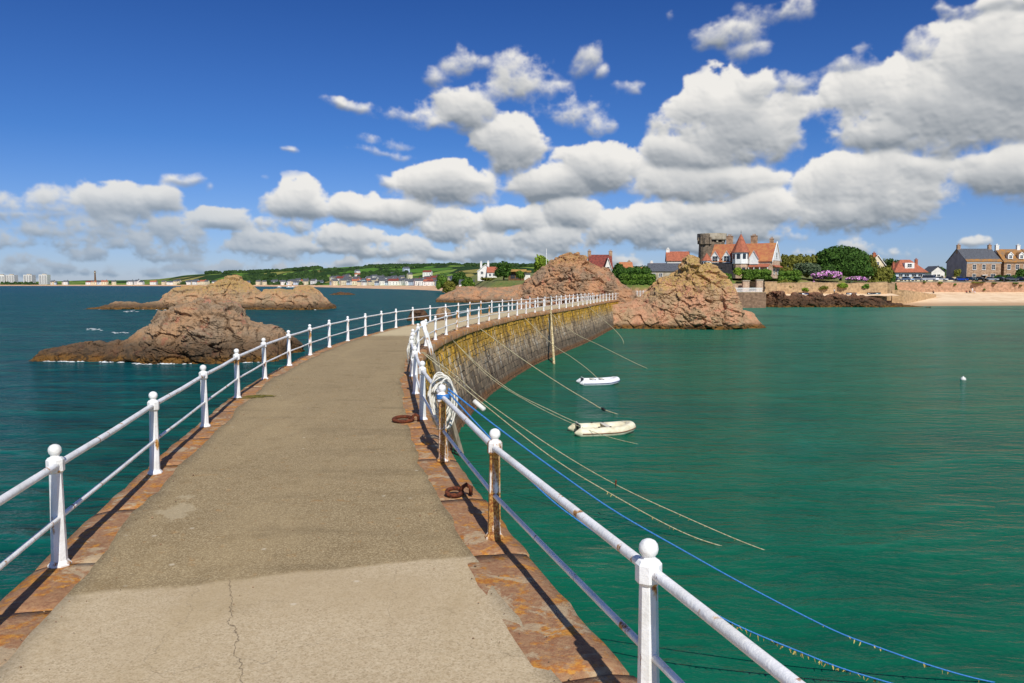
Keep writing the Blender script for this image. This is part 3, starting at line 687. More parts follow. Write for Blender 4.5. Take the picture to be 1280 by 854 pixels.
for q in range(14):
    f = q/13; o_ = .40 + 1.12*f; z = -.35 - 4.0*f; b.tube([(ln_[0]*o_ - lt[0]*.26, ln_[1]*o_ - lt[1]*.26, z), (ln_[0]*o_ + lt[0]*.26, ln_[1]*o_ + lt[1]*.26, z)], .022, 6)
b.build('rungs', M['rust'], lad)
# pale pole standing in the water against the wall
t_ = pz(684, 388, DECK); foot = pz(692.5, 455, 0)
M['pale_timber'] = pmat('bleached_pole_timber', srgb(206, 192, 150), srgb(150, 132, 92), 5., .9, .3, stretch=(1, 1, .2))
tag(MB().tube([(foot[0]+.1, foot[1]-.3, -.6), (foot[0], foot[1], 0), (t_[0]+.34, t_[1]-.32, DECK-.3), (t_[0]+.26, t_[1]-.2, DECK+1.2)], [.1, .1, .085, .08], 8).build('mooring_pole', M['pale_timber'], None, True), 'tall pale timber pole leaning against the middle of the harbour wall', 'pole')

# ------------------------------------------------------------------ dinghies and buoys
M['hypalon_w'] = pmat('white_dinghy_fabric', srgb(236, 238, 240), srgb(214, 216, 220), 3., .5, .1)
M['hypalon_c'] = pmat('cream_dinghy_fabric', srgb(232, 226, 200), srgb(204, 196, 164), 3., .55, .15)
M['navy'] = pmat('navy_strake', srgb(38, 50, 110), None, 4., .5, 0)
M['tan'] = pmat('brown_strake', srgb(138, 92, 66), None, 4., .6, 0)
M['floor_w'] = pmat('pale_floorboard', srgb(228, 224, 208), srgb(196, 190, 170), 5., .6, .1)
def dinghy(loc, rz, L, label, fab, strake, seats):
    root = thing('inflatable_dinghy', label, 'dinghy', loc, rz, 'inflatable dinghies moored in the harbour')
    r, hw = .205*L/2.6, .56*L/2.6
    path = []                                                 # U of the tubes: stern port -> bow -> stern starboard
    side = [(-L*.5-.08, hw, 0), (-L*.47, hw, 0), (-L*.40, hw, 0), (-L*.1, hw, 0), (L*.18, hw*.98, .02), (L*.33, hw*.74, .07), (L*.43, hw*.40, .115), (L*.455, 0, .135)]
    path = side + [(x, -y, z) for x, y, z in reversed(side[:-1])]
    P = resample(path, .06); z0 = r*.62
    rad = [r*min(1, .12 + abs(p[0] + L*.5 + .10)/.30) if p[0] < -L*.40 else r*(1 - .10*max(0, p[0]/L)) for p in P]
    MB().tube([(p[0], p[1], p[2]+z0) for p in P], rad, 14).build('tube', M[fab], root, True)
    # rubbing strake round the outside of the tube
    n2 = normals2(P[:, :2]); out = np.c_[P[:, :2] - n2*(np.array(rad)[:, None]*1.0), P[:, 2] + z0 - .015]
    sel = [q for q, p in zip(out, P) if p[0] > -L*.44]
    MB().tube(sel[:len(sel)], .022, 6).build('strake', M[strake], root, True)
    fl = [(x, y) for x, y, z in side[2:]]; poly = fl + [(x, -y) for x, y in reversed(fl[:-1])]
    MB().add([(x, y*.96, .07) for x, y in poly], [tuple(range(len(poly)))]).build('floor', M['floor_w'], root)
    MB().box(-L*.42, -L*.40, -hw*.82, hw*.82, .0, r*2+.02).build('transom', M[fab if fab == 'hypalon_w' else 'floor_w'], root)
    MB().box(-L*.435, -L*.421, -.11, .11, .09, r*2-.02).build('motor_pad', M['black'], root)
    for sx in seats: MB().box(sx-.11, sx+.11, -hw*.95, hw*.95, r*1.5, r*1.5+.03).build('seat', M['floor_w'], root)
    for sx in (-.35, .15):
        for sy in (-1, 1): MB().lathe([(.05, 0), (.05, .02), (.02, .035)], 8, Matrix.Translation((sx, sy*hw, z0 + r*.99))).build('rowlock', M['black'], root)
    MB().tube([(L*.30, hw*.78, z0+r*.95), (L*.36, hw*.45, z0+r+.10), (L*.40, 0, z0+r+.13), (L*.36, -hw*.45, z0+r+.10), (L*.30, -hw*.78, z0+r*.95)], .009, 5).build('grab_line', M['white_rope'], root, True)
    return root
p = pz(754, 541, 0); dinghy(p, R(10), 2.66, 'cream inflatable dinghy with a brown strake, floating nearer the pier railing', 'hypalon_c', 'tan', (.1,))
p = pz(748.5, 480, 0); dinghy(p, R(7), 2.55, 'smaller white inflatable dinghy with a navy strake, floating nearer the lichened wall', 'hypalon_w', 'navy', (.2, -.4))
p = pz(1204, 475, 0)
tag(MB().lathe([(.01, -.16), (.13, -.1), (.18, .02), (.14, .14), (.04, .19), (.03, .25), (.005, .26)], 12).build('mooring_buoy', M['white_plain'], None, True, p), 'small white mooring buoy alone on the open green water', 'buoy')
M['pick_up'] = pmat('faded_buoy_plastic', srgb(205, 160, 90), None, 4, .6, 0)

# ------------------------------------------------------------------ the sea
def water_mat():
    m, nt, bs, tc = newmat('sea_water')
    P = tc.outputs['Object']; x, y, z = nt.xyz(P)
    xp = nt.m('ADD', nt.m('MULTIPLY', nt.m('MAXIMUM', nt.m('SUBTRACT', y, 38.), 0.), .235), -5.)     # the line of the pier
    right = nt.ss(nt.m('SUBTRACT', x, xp), -.4, .4)
    nbig = nt.noise(nt.scale(P, (1, 1.6, 1)), .022, 4, .6); nmid = nt.noise(nt.scale(P, (.6, 1.5, 1)), .10, 4, .6)
    # harbour: emerald over sand, darker over weed, paler in the shallows by the beach
    cr = nt.mix(nt.ss(nt.m('ADD', y, nt.m('MULTIPLY', nbig, 60.)), 60., 215.), WR0, WR1)
    cr = nt.mix(nt.m('MULTIPLY', nt.ss(nbig, .46, .66), .5), cr, (.004, .060, .048))
    shallow = nt.ss(nt.m('ADD', nt.m('SUBTRACT', y, nt.m('MULTIPLY_ADD', x, .16, 208.)), nt.m('MULTIPLY', nmid, 14.)), -8., 14.)
    cr = nt.mix(nt.m('MULTIPLY', shallow, nt.m('MULTIPLY', nt.ss(x, 80., 110.), .8)), cr, (.16, .22, .15))
    # open side: green under the pier, then deep blue
    off = nt.m('SUBTRACT', xp, x)
    cl = nt.mix(nt.ss(nt.m('ADD', off, nt.m('MULTIPLY_ADD', nbig, 24., -12.)), 2., 26.), (.003, .078, .060), (.004, .066, .076))
    cl = nt.mix(nt.ss(y, 120., 900.), cl, (.004, .060, .092))
    cl = nt.mix(nt.m('MULTIPLY', nt.ss(nbig, .52, .7), .55), cl, (.003, .094, .080))
    bay = nt.m('MULTIPLY', nt.ss(y, 90., 280.), nt.ss(nt.m('SUBTRACT', x, nt.m('MULTIPLY', y, -.36)), 0., 50.))
    cl = nt.mix(nt.m('MULTIPLY', bay, .7), cl, (.006, .075, .075))
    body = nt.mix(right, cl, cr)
    # wind ripples: three lengths, long-crested across the view; rougher on the open side
    dw = nt.n('ShaderNodeVectorMath', {0: nt.noise(P, .25, 2, .5, out=1), 1: (1.2, 1.2, 0), 2: P}, operation='MULTIPLY_ADD').outputs[0]
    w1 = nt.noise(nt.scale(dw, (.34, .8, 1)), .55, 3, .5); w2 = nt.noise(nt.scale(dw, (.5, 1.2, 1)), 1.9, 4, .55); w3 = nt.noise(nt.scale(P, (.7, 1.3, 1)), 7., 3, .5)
    amp = nt.m('MULTIPLY_ADD', right, -.95, 1.6)
    patch = nt.m('MULTIPLY_ADD', nt.noise(nt.scale(P, (.5, 1.4, 1)), .05, 3, .6), 1.3, .35)
    h = nt.m('ADD', nt.m('MULTIPLY', w1, nt.m('MULTIPLY_ADD', right, -.25, .60)), nt.m('ADD', nt.m('MULTIPLY', w2, .16), nt.m('MULTIPLY', w3, .022)))
    h = nt.m('MULTIPLY', nt.m('MULTIPLY', h, amp), patch)
    # crest light and trough shade painted into the body colour
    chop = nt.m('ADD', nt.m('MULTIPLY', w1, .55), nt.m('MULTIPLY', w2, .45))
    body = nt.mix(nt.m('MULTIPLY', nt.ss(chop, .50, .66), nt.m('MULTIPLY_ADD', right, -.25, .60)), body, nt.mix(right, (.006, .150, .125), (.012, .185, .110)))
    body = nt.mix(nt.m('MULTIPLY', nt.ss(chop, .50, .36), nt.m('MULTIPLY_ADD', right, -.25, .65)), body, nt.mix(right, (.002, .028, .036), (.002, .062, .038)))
    b = nt.n('ShaderNodeBump', {'Strength': 1., 'Distance': WAVE, 'Height': h})
    dist = nt.n('ShaderNodeVectorMath', {0: P}, operation='LENGTH').outputs[1]
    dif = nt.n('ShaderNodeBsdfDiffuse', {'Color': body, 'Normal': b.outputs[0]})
    glo = nt.n('ShaderNodeBsdfGlossy', {'Roughness': nt.m('MULTIPLY_ADD', nt.ss(dist, 20., 260.), .10, .07), 'Normal': b.outputs[0]})
    fr = nt.n('ShaderNodeFresnel', {'IOR': 1.333, 'Normal': b.outputs[0]}).outputs[0]
    mx = nt.n('ShaderNodeMixShader', {0: nt.m('MULTIPLY', fr, nt.m('MULTIPLY_ADD', right, REFL[1]-REFL[0], REFL[0])), 1: dif.outputs[0], 2: glo.outputs[0]})   # seen through a polariser
    out = [n for n in m.node_tree.nodes if n.type == 'OUTPUT_MATERIAL'][0]; nt.L.new(mx.outputs[0], out.inputs[0]); m.node_tree.nodes.remove(bs)
    return m
REFL = (.34, .36)
WR0, WR1, WAVE = (.004, .112, .060), (.034, .185, .124), .85
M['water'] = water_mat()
sea = MB(); xs = np.array([-14000, -4000, -1200, -300, -60, 0, 60, 300, 1200, 4000, 14000.]); ys = np.array([-6000, -600, -60, 0, 60, 300, 1200, 4000, 14000.])
Gs = np.zeros((len(xs), len(ys), 3)); Gs[..., 0] = xs[:, None]; Gs[..., 1] = ys[None]
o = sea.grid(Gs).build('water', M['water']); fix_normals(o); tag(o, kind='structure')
if o.data.polygons[0].normal.z < 0:
    o.data.flip_normals()
# ------------------------------------------------------------------ rocks
def rock_mat(name, warm, grey, lichen, lich_z, dark_z, lich_amt=.9, crack=1.):
    m, nt, bs, tc = newmat(name)
    P = tc.outputs['Object']; x, y, z = nt.xyz(P)
    N = nt.xyz(nt.n('ShaderNodeNewGeometry').outputs['True Normal'])[2]
    wp = nt.n('ShaderNodeVectorMath', {0: nt.noise(P, .8, 4, .6, out=1), 1: (2.2, 2.2, 2.2), 2: P}, operation='MULTIPLY_ADD').outputs[0]
    n1 = nt.noise(P, .35, 6, .62); n2 = nt.noise(wp, 1.6, 6, .65); n3 = nt.noise(P, 7., 6, .68)
    c = nt.mix(nt.ss(n1, .38, .62), warm, grey)
    c = nt.mix(nt.m('MULTIPLY', nt.ss(n2, .5, .68), .6), c, tuple(k*.62 for k in grey))
    c = nt.mix(nt.m('MULTIPLY', nt.ss(n3, .42, .7), .35), c, tuple(k*.5 for k in warm))
    c = nt.mix(nt.m('MULTIPLY', nt.ss(nt.noise(P, .9, 4, .6, .5), .58, .66), .45), c, srgb(186, 112, 92))          # raw pink faces
    li = nt.ss(nt.m('ADD', nt.m('MULTIPLY', nt.m('SUBTRACT', z, lich_z), .22), nt.m('ADD', nt.m('MULTIPLY_ADD', n2, 1.5, -.75), nt.m('MULTIPLY_ADD', N, .35, -.2))), -.02, .34)
    li = nt.m('MULTIPLY', li, nt.ss(nt.noise(P, 2.3, 6, .7, .4), .36, .58))
    c = nt.mix(nt.m('MULTIPLY', li, lich_amt), c, nt.mix(nt.ss(n3, .4, .62), lichen, tuple(k*.58 for k in lichen)))
    dk = nt.ss(nt.m('ADD', z, nt.m('MULTIPLY_ADD', n2, 1.6, -.8)), dark_z, dark_z*.35)
    c = nt.mix(nt.m('MULTIPLY', dk, .82), c, nt.mix(nt.ss(n2, .42, .6), srgb(84, 62, 40), srgb(48, 38, 28)))
    wd = nt.ss(nt.m('ADD', z, nt.m('MULTIPLY_ADD', n3, .5, -.25)), .75, .25)
    c = nt.mix(nt.m('MULTIPLY', wd, .7), c, nt.mix(nt.ss(n2, .45, .6), srgb(122, 84, 24), srgb(60, 44, 20)))
    nt.put(bs.inputs['Base Color'], c); bs.inputs['Roughness'].default_value = .88; bs.inputs['Specular IOR Level'].default_value = .25
    ck = nt.ss(nt.voro(nt.scale(wp, (1, 1, 1.7)), .62, 'DISTANCE_TO_EDGE'), .0, .05)
    ck2 = nt.ss(nt.voro(nt.scale(wp, (1.2, 1, 1.4)), 1.9, 'DISTANCE_TO_EDGE'), .0, .07)
    h = nt.m('ADD', nt.m('MULTIPLY', n2, .7), nt.m('ADD', nt.m('MULTIPLY', n3, .22), nt.m('ADD', nt.m('MULTIPLY', ck, .07*crack), nt.m('MULTIPLY', ck2, .02*crack))))
    bump(nt, bs, h, 1., .32)
    return m
M['rock_l'] = rock_mat('brown_shore_granite', srgb(176, 140, 104), srgb(150, 130, 106), srgb(188, 150, 62), 5.4, 2.6, .75)
M['rock_l2'] = rock_mat('yellow_lichened_granite', srgb(186, 148, 110), srgb(160, 138, 108), srgb(196, 162, 84), 3.8, 2.2, .62)
M['rock_r'] = rock_mat('pink_granite', srgb(198, 150, 116), srgb(176, 148, 114), srgb(196, 166, 92), 4.6, 1.0, .8)
M['rock_m'] = rock_mat('rust_stained_granite', srgb(188, 142, 104), srgb(150, 128, 104), srgb(176, 144, 76), 9.0, 1.6, .6)
M['rock_d'] = rock_mat('dark_weedy_granite', srgb(150, 106, 80), srgb(118, 92, 74), srgb(160, 130, 70), 5.4, 4.6, .6)

WATERLINE = {}
def rock(name, label, prof, Y0, mat, depth=.9, front=None, res=.1, seed=0, cell=2.2, jag=1., back=1.25, base=-.7, cat='rock', flat=.0, key=None):
    """an outcrop: a skyline of (x, top) at its own distance, given real depth, broken into joint blocks and weathered"""
    pr = np.array([[py_(px, py, Y0)[0], max(py_(px, py, Y0)[2], .1)] for px, py in prof])
    x0, x1 = pr[0, 0] - .6, pr[-1, 0] + .6; hm = pr[:, 1].max()
    D = (front or hm*depth + .6)                              # half depth towards the sea
    nx = int((x1-x0)/res); nf = 400
    xs = np.linspace(x0, x1, nx); vv = np.linspace(-1.3, back, nf)
    X, V = np.meshgrid(xs, vv, indexing='ij'); Yp = Y0 + V*D
    p = np.c_[X.ravel(), Yp.ravel(), np.zeros(X.size)]
    wx = fbm(p*.16*2.2/cell, 3, seed)*(1.5*jag)*np.clip(np.abs(V.ravel())*2, 0, 1); wv = fbm(p*.22*2.2/cell, 3, seed+7)*.26*jag
    S = np.interp(X.ravel() + wx, pr[:, 0], pr[:, 1], left=0, right=0)
    v = np.abs(V.ravel())/np.where(V.ravel() > 0, back, 1.) + wv*np.clip(np.abs(V.ravel())*3, 0, 1)
    reach = np.clip(.35 + .65*(S/hm)**.7, .2, 1) + flat       # low parts of the outcrop reach out less
    g = np.clip(1 - (np.clip(v, 0, None)/reach)**1.7, -.5, 1)
    h = S*np.where(g > 0, np.clip(g, 0, 1)**.8, g)
    h = np.where(S < .12, -.5, h)
    h = np.maximum(h, base).reshape(nx, nf); Yp = Yp.reshape(nx, nf)
    # even spacing down the steep faces
    ny = int(np.clip(1.15*(2*D + 1.6*hm)/res, 30, 260)); P = np.zeros((nx, ny, 3))
    for i in range(nx):
        s_ = np.r_[0, np.cumsum(np.hypot(np.diff(Yp[i]), np.diff(h[i])))]; q = np.linspace(0, s_[-1], ny)
        P[i, :, 0] = xs[i]; P[i, :, 1] = np.interp(q, s_, Yp[i]); P[i, :, 2] = np.interp(q, s_, h[i])
    du = np.gradient(P, axis=0); dv = np.gradient(P, axis=1); N = np.cross(du, dv); N /= np.linalg.norm(N, axis=2)[..., None] + 1e-9
    P = P.reshape(-1, 3); N = N.reshape(-1, 3); N[:, 2] *= .55
    sz = np.clip(np.interp(P[:, 0], pr[:, 0], pr[:, 1])/hm, .5, 1)*cell*jag
    # joint blocks in two sizes, in a tilted bedding frame
    q = np.c_[P[:, 0] + .25*P[:, 2], P[:, 1] - .15*P[:, 0], P[:, 2]*1.45 + .18*P[:, 0]]/cell
    q = q + np.stack([fbm(q*.6, 3, seed+20 + k) for k in range(3)], 1)*.42
    d1, d2, rn, c = worley(q, seed); rel = q - c
    disp = sz*(.34*(rn[0]-.5) + .34*(rn[1]-.5)*rel[:, 0] + .40*(rn[2]-.5)*rel[:, 2] - .16*np.exp(-((d2-d1)/.06)**2)*(rn[3] > .35))
    q2 = q*2.6 + 11.3; e1, e2, r2, c2 = worley(q2, seed+50); rel2 = q2 - c2
    disp += sz*.42*(.30*(r2[0]-.5) + .4*(r2[1]-.5)*rel2[:, 0] + .5*(r2[2]-.5)*rel2[:, 2] - .12*np.exp(-((e2-e1)/.08)**2)*(r2[3] > .5))
    q3 = q*6.5 + 5.1; a1, a2, r3, c3 = worley(q3, seed+80); disp += sz*.16*((r3[0]-.5)*.5 + (r3[1]-.5)*(q3-c3)[:, 2])
    disp += sz*.10*fbm(q*2.4, 4, seed+3) + sz*.16*fbm(q*.9, 3, seed+4)
    P = P + N*disp[:, None]
    P = P.reshape(nx, ny, 3); f = MB().grid(P); keep = [k for k, q_ in enumerate(f.f) if max(f.v[i][2] for i in q_) > -.6]
    f.f = [f.f[k] for k in keep]; f.m = [0]*len(f.f)
    used = sorted({i for q_ in f.f for i in q_}); mp = {i: k for k, i in enumerate(used)}
    f.v = [f.v[i] for i in used]; f.f = [tuple(mp[i] for i in q_) for q_ in f.f]
    o = f.build(name, M[mat]); 
    if np.mean([p_.normal.z for p_ in list(o.data.polygons)[::37]]) < 0: o.data.flip_normals()
    if key:
        wl = []
        for i in range(0, nx, 2):
            k = np.where(P[i, :, 2] > .05)[0]
            if len(k): wl.append(P[i, k[0], :2])
        WATERLINE[key] = np.array(wl)
    tag(o, label, cat); return o
ROCK_L1 = [(50, 446), (57, 437), (66, 434), (80, 433), (100, 427), (112, 430), (124, 425), (135, 430), (150, 425), (160, 427), (170, 419), (180, 410), (193, 405), (205, 391), (215, 384), (230, 382), (240, 379.5), (248, 375), (262, 372), (281, 374), (296, 382), (303, 391), (307, 401), (320, 404), (332, 405), (345, 408), (352, 412), (358, 424)]
rock('sea_rock', 'large brown granite rock in the sea nearest the pier, weed-fringed with surf', ROCK_L1, 68.5, 'rock_l', front=4.8, res=.08, seed=3, cell=2.1, back=1.5, flat=.15, key='near')
ROCK_L2 = [(116, 386), (126, 384), (140, 380), (148, 376), (160, 377), (175, 380), (190, 378), (203, 375), (207, 370), (214, 365), (224, 358), (243, 358.5), (263, 357.5), (270, 352), (283, 347.2), (295, 345.6), (304, 350), (311, 355), (319, 362), (327, 369), (332, 370), (336, 361), (347, 360), (356, 361.5), (367, 363), (374, 358), (386, 358), (398, 364), (406, 372), (411, 378), (416, 382)]
rock('sea_rock', 'long yellow-lichened rock islet farther out behind the brown rock', ROCK_L2, 205, 'rock_l2', front=11, res=.2, seed=14, cell=3.6, back=1.1, key='far')
rock('reef', 'low reddish reef awash between the islet and the far beach', [(412, 368.5), (418, 366.6), (426, 365.8), (436, 366.2), (443, 368)], 470, 'rock_d', front=4, res=.5, seed=5, cell=3)
rock('sea_rock', 'small brown rock seen through the seaward railing posts', [(509, 399), (514, 389), (522, 386.5), (531, 388), (536, 397)], 140, 'rock_d', front=2.5, res=.16, seed=25, cell=1.5)
rock('sea_rock', 'small yellow rock just beyond the seaward railing', [(545, 395), (549, 386), (556, 384), (562, 387), (566, 396)], 128, 'rock_l2', front=2, res=.14, seed=26, cell=1.3)
ROCK_R1 = [(752, 405), (757, 384), (765, 381), (780, 379), (790, 376), (800, 371), (808, 364), (814, 357), (821, 349), (835, 347), (844, 341), (852, 334), (856, 324), (862, 320), (868, 323), (872, 331), (882, 327), (893, 330.5), (899, 338), (906, 343), (913, 353), (918, 366), (923, 381), (928, 388), (940, 390), (946, 397), (950, 407)]
rock('granite_outcrop', 'big pink granite outcrop with yellow lichen where the harbour wall ends', ROCK_R1, 118, 'rock_r', front=6.6, res=.115, seed=31, cell=2.7, back=.95, flat=.12, key='right')
ROCK_R2 = [(650, 358), (657, 350), (664, 345), (672, 342), (680, 334), (687, 325.5), (697, 320.5), (706, 317.5), (714, 316.3), (722, 316.5), (730, 322), (739, 328), (746, 333), (755, 334), (762, 335), (767, 341), (773, 349), (781, 355), (790, 360)]
rock('granite_outcrop', 'rust-coloured granite outcrop rising behind the pier railings', ROCK_R2, 128, 'rock_m', front=7, res=.125, seed=44, cell=2.7, back=1.0)
rock('shore_rock', 'low brown rocks at the tip of the far beach', [(546, 375), (552, 369), (560, 366), (568, 362), (574, 358.5), (584, 358.5), (592, 358), (598, 361.5), (606, 360), (618, 360), (632, 359), (648, 357), (660, 354), (672, 352), (690, 352)], 285, 'rock_m', front=16, res=.36, seed=52, cell=3.2, back=.7)
rock('shore_rock', 'dark weed-covered rocks below the promenade bank', [(955, 380), (960, 370), (964, 363), (968, 366), (974, 364), (984, 370), (994, 367), (1009, 369), (1020, 366), (1030, 371), (1045, 367), (1060, 370), (1070, 367), (1080, 371), (1092, 371), (1099, 375.5), (1108, 378.5), (1122, 380), (1138, 381.6), (1150, 383)], 222, 'rock_d', front=5.5, res=.2, seed=63, cell=2.4, back=1.2, flat=.1, jag=1.7)
# surf: little broken crests where the swell meets the rocks
M['foam'] = pmat('surf_foam', (.8, .82, .82), (.62, .68, .68), 6., .9, .5)
def surf(name, seed):
    mb = MB(); r = random.Random(seed)
    for key, n, k_, off in (('near', 40, 1., .22), ('far', 14, 2.0, .4)):
        W = WATERLINE[key]; dens = fbm(np.c_[W*.35, np.zeros(len(W))], 3, 5)
        for _ in range(n*6):
            i = r.randrange(len(W))
            if dens[i] < .30 + r.uniform(-.06, .12): continue
            c = (W[i, 0] + r.gauss(0, .25)*k_, W[i, 1] - abs(r.gauss(0, off)) - .05)
            a = r.uniform(.05, .24)*k_; b = a*r.uniform(.5, 1.2); k = 7
            top = [(c[0], c[1], r.uniform(.015, .07)*k_)]; rim = []
            for t in range(k):
                an = 2*math.pi*t/k; s_ = r.uniform(.5, 1.3); rim.append((c[0] + a*s_*math.cos(an), c[1] + b*s_*math.sin(an), .006))
            mb.add(top + rim, [(0, t+1, (t+1) % k + 1) for t in range(k)])
    for px, py in ((150, 416), (118, 412), (165, 389)):
        for _ in range(9):
            c = pz(px + r.gauss(0, 6), py + r.gauss(0, .5), 0); a = r.uniform(.08, .3)*c[1]/80; top = [(c[0], c[1], .05)]
            mb.add(top + [(c[0] + a*r.uniform(.5, 1.3)*math.cos(an), c[1] + a*r.uniform(.5, 1.3)*math.sin(an), .006) for an in (0, 1, 2.1, 3.1, 4.2, 5.2)], [(0, t+1, (t+1) % 6 + 1) for t in range(6)])
    return tag(mb.build(name, M['foam']), kind='stuff')
surf('surf', 4)

# ------------------------------------------------------------------ the land
LAND = np.array([(-28, 300), (-12, 287), (8, 262), (33, 221), (57, 213.5), (68, 215), (73, 230), (108, 230), (121, 263.5), (460, 263.5), (460, 760), (-70, 760), (-62, 620), (-46, 480), (-34, 380)], float)
def inside_dist(X, Y, poly):
    n = len(poly); ins = np.zeros(X.shape, bool); d = np.full(X.shape, 1e9)
    for i in range(n):
        a, b = poly[i], poly[(i+1) % n]
        cond = ((a[1] > Y) != (b[1] > Y)) & (X < (b[0]-a[0])*(Y-a[1])/((b[1]-a[1]) or 1e-9) + a[0]); ins ^= cond
        ab = b - a; t = np.clip(((X-a[0])*ab[0] + (Y-a[1])*ab[1])/(ab @ ab), 0, 1)
        d = np.minimum(d, np.hypot(X - a[0] - t*ab[0], Y - a[1] - t*ab[1]))
    return np.where(ins, d, -d)
def land_z(X, Y):
    X = np.asarray(X, float); Y = np.asarray(Y, float); d = inside_dist(X, Y, LAND)
    flat = 6.85 + np.clip((Y - 290)*.022, 0, 9) + .3*np.clip((X-118)/4, 0, 1)
    left = np.clip((20 - X)/45, 0, 1)                            # lower, rockier at the promontory
    w = 3.0 + 40*left
    s = np.clip((d + .6)/w, 0, 1); s = s*s*(3-2*s)
    z = -1.6 + (flat + 1.6)*s
    hill = 2.6*np.exp(-((X-66)/26)**2 - ((Y-246)/13)**2)          # the rise the villa stands on
    strip = np.clip((230 - Y)/4, 0, 1)*np.clip((X-50)/6, 0, 1)
    z = z + hill*np.clip(d/9, 0, 1)
    z = np.where((X > 52) & (Y < 226) & (d > 0), np.minimum(z, 4.0), z)
    return z
xs = np.arange(-72, 462, 2.0); ys = np.arange(205, 762, 2.0)
X, Y = np.meshgrid(xs, ys, indexing='ij'); Z = land_z(X, Y)
pp = np.c_[X.ravel(), Y.ravel(), Z.ravel()]
Z = Z + np.where(Z > -1, .25*fbm(pp*.11, 3, 5).reshape(Z.shape) + .08*fbm(pp*.5, 2, 8).reshape(Z.shape), 0)
def ground_mat():
    m, nt, bs, tc = newmat('grassy_ground'); P = tc.outputs['Object']; x, y, z = nt.xyz(P)
    n1 = nt.noise(P, .06, 5, .6); n2 = nt.noise(P, .6, 6, .65)
    c = nt.mix(nt.ss(n2, .35, .68), srgb(86, 112, 40), srgb(128, 120, 62)); c = nt.mix(nt.m('MULTIPLY', nt.ss(n1, .5, .64), .6), c, srgb(142, 118, 82))
    c = nt.mix(nt.ss(nt.m('ADD', z, nt.m('MULTIPLY_ADD', n2, 2.4, -1.2)), 5.6, 4.4), c, nt.mix(nt.ss(n2, .4, .6), srgb(186, 146, 108), srgb(150, 112, 80)))
    prom = nt.m('MULTIPLY', nt.ss(x, 119., 121.), nt.m('MULTIPLY', nt.ss(y, 275.5, 274.8), nt.ss(z, 6., 6.5)))        # tarmac of the sea front
    c = nt.mix(prom, c, srgb(128, 122, 114))
    nt.put(bs.inputs['Base Color'], c); bs.inputs['Roughness'].default_value = .95; bump(nt, bs, n2, .6, .3); return m
M['ground'] = ground_mat()
o = MB().grid(np.stack([X, Y, Z], -1)).build('terrain', M['ground'], None, True); tag(o, kind='structure')
if o.data.polygons[0].normal.z < 0: o.data.flip_normals()
gz = lambda x, y: float(land_z(np.array([x]), np.array([y]))[0])
def on_land(px, y): 
    x = py_(px, 350, y)[0]; return np.array([x, y, gz(x, y)])

def sand_mat():
    m, nt, bs, tc = newmat('pale_sand'); P = tc.outputs['Object']; z = nt.xyz(P)[2]
    n = nt.noise(P, .3, 5, .6); n2 = nt.noise(P, 3., 4, .6)
    c = nt.mix(nt.ss(n, .35, .68), srgb(236, 210, 174), srgb(216, 184, 146))
    c = nt.mix(nt.ss(nt.m('ADD', z, nt.m('MULTIPLY_ADD', n, 1.0, -.5)), 1.3, .3), c, srgb(178, 146, 112))
    nt.put(bs.inputs['Base Color'], c); bs.inputs['Roughness'].default_value = .95; bump(nt, bs, n2, .4, .05); return m
M['sand'] = sand_mat()
# beach below the sea wall
bx = np.arange(92, 480, 3.); by = np.linspace(0, 1, 22); G = np.zeros((len(bx), len(by), 3))
for i, x in enumerate(bx):
    w0 = 228 + max(0, (x-104))*.16 + (7*math.exp(-((x-100)/7)**2)); w0 -= 0
    for j, t in enumerate(by):
        y = (w0 - 14) + (264.5 - w0 + 14)*t; G[i, j] = (x, y, -1.3 + 1.3*min(1, (y-w0+14)/14) if y < w0 else 3.9*((y-w0)/(264.5-w0))**.85)
G[..., 2] += .10*fbm(G.reshape(-1, 3)*.25, 3, 3).reshape(G.shape[:2])
o = MB().grid(G).build('beach', M['sand'], None, True); tag(o, kind='structure')
if o.data.polygons[0].normal.z < 0: o.data.flip_normals()

def stone_mat(name, c1, c2, mortar, bw=.6, bh=.3, bmp=.6, coords='Object'):
    m, nt, bs, tc = newmat(name); P = tc.outputs['Object']; x, y, z = nt.xyz(P)
    v = nt.vec(nt.m('ADD', x, nt.m('MULTIPLY', y, .999)), z, 0.)
    br = nt.n('ShaderNodeTexBrick', {'Vector': v, 'Color1': c1, 'Color2': c2, 'Mortar': mortar, 'Scale': 1., 'Mortar Size': .018, 'Brick Width': bw, 'Row Height': bh, 'Mortar Smooth': .3, 'Bias': .0})
    n1 = nt.noise(P, 1.2, 5, .62); n2 = nt.noise(P, 6., 5, .6)
    c = nt.mix(nt.m('MULTIPLY', nt.ss(n1, .42, .66), .75), br.outputs[0], tuple(k*.58 for k in c2)); c = nt.mix(nt.m('MULTIPLY', nt.ss(n2, .5, .7), .3), c, c1)
    nt.put(bs.inputs['Base Color'], c); bs.inputs['Roughness'].default_value = .9; bump(nt, bs, nt.m('ADD', nt.m('MULTIPLY', br.outputs[1], -.6), n2), bmp, .05); return m
M['sea_wall'] = stone_mat('pink_granite_sea_wall', srgb(206, 158, 126), srgb(176, 136, 104), srgb(168, 142, 112), .9, .42)
M['bank_wall'] = stone_mat('tan_promenade_wall', srgb(204, 170, 126), srgb(182, 148, 108), srgb(186, 160, 124), 1., .5)
M['quay_wall'] = stone_mat('brown_quay_wall', srgb(158, 126, 100), srgb(130, 100, 78), srgb(112, 90, 72), .8, .38)
M['cream_wall'] = pmat('cream_wall_render', srgb(232, 220, 186), srgb(206, 192, 156), 1., .9, .2)
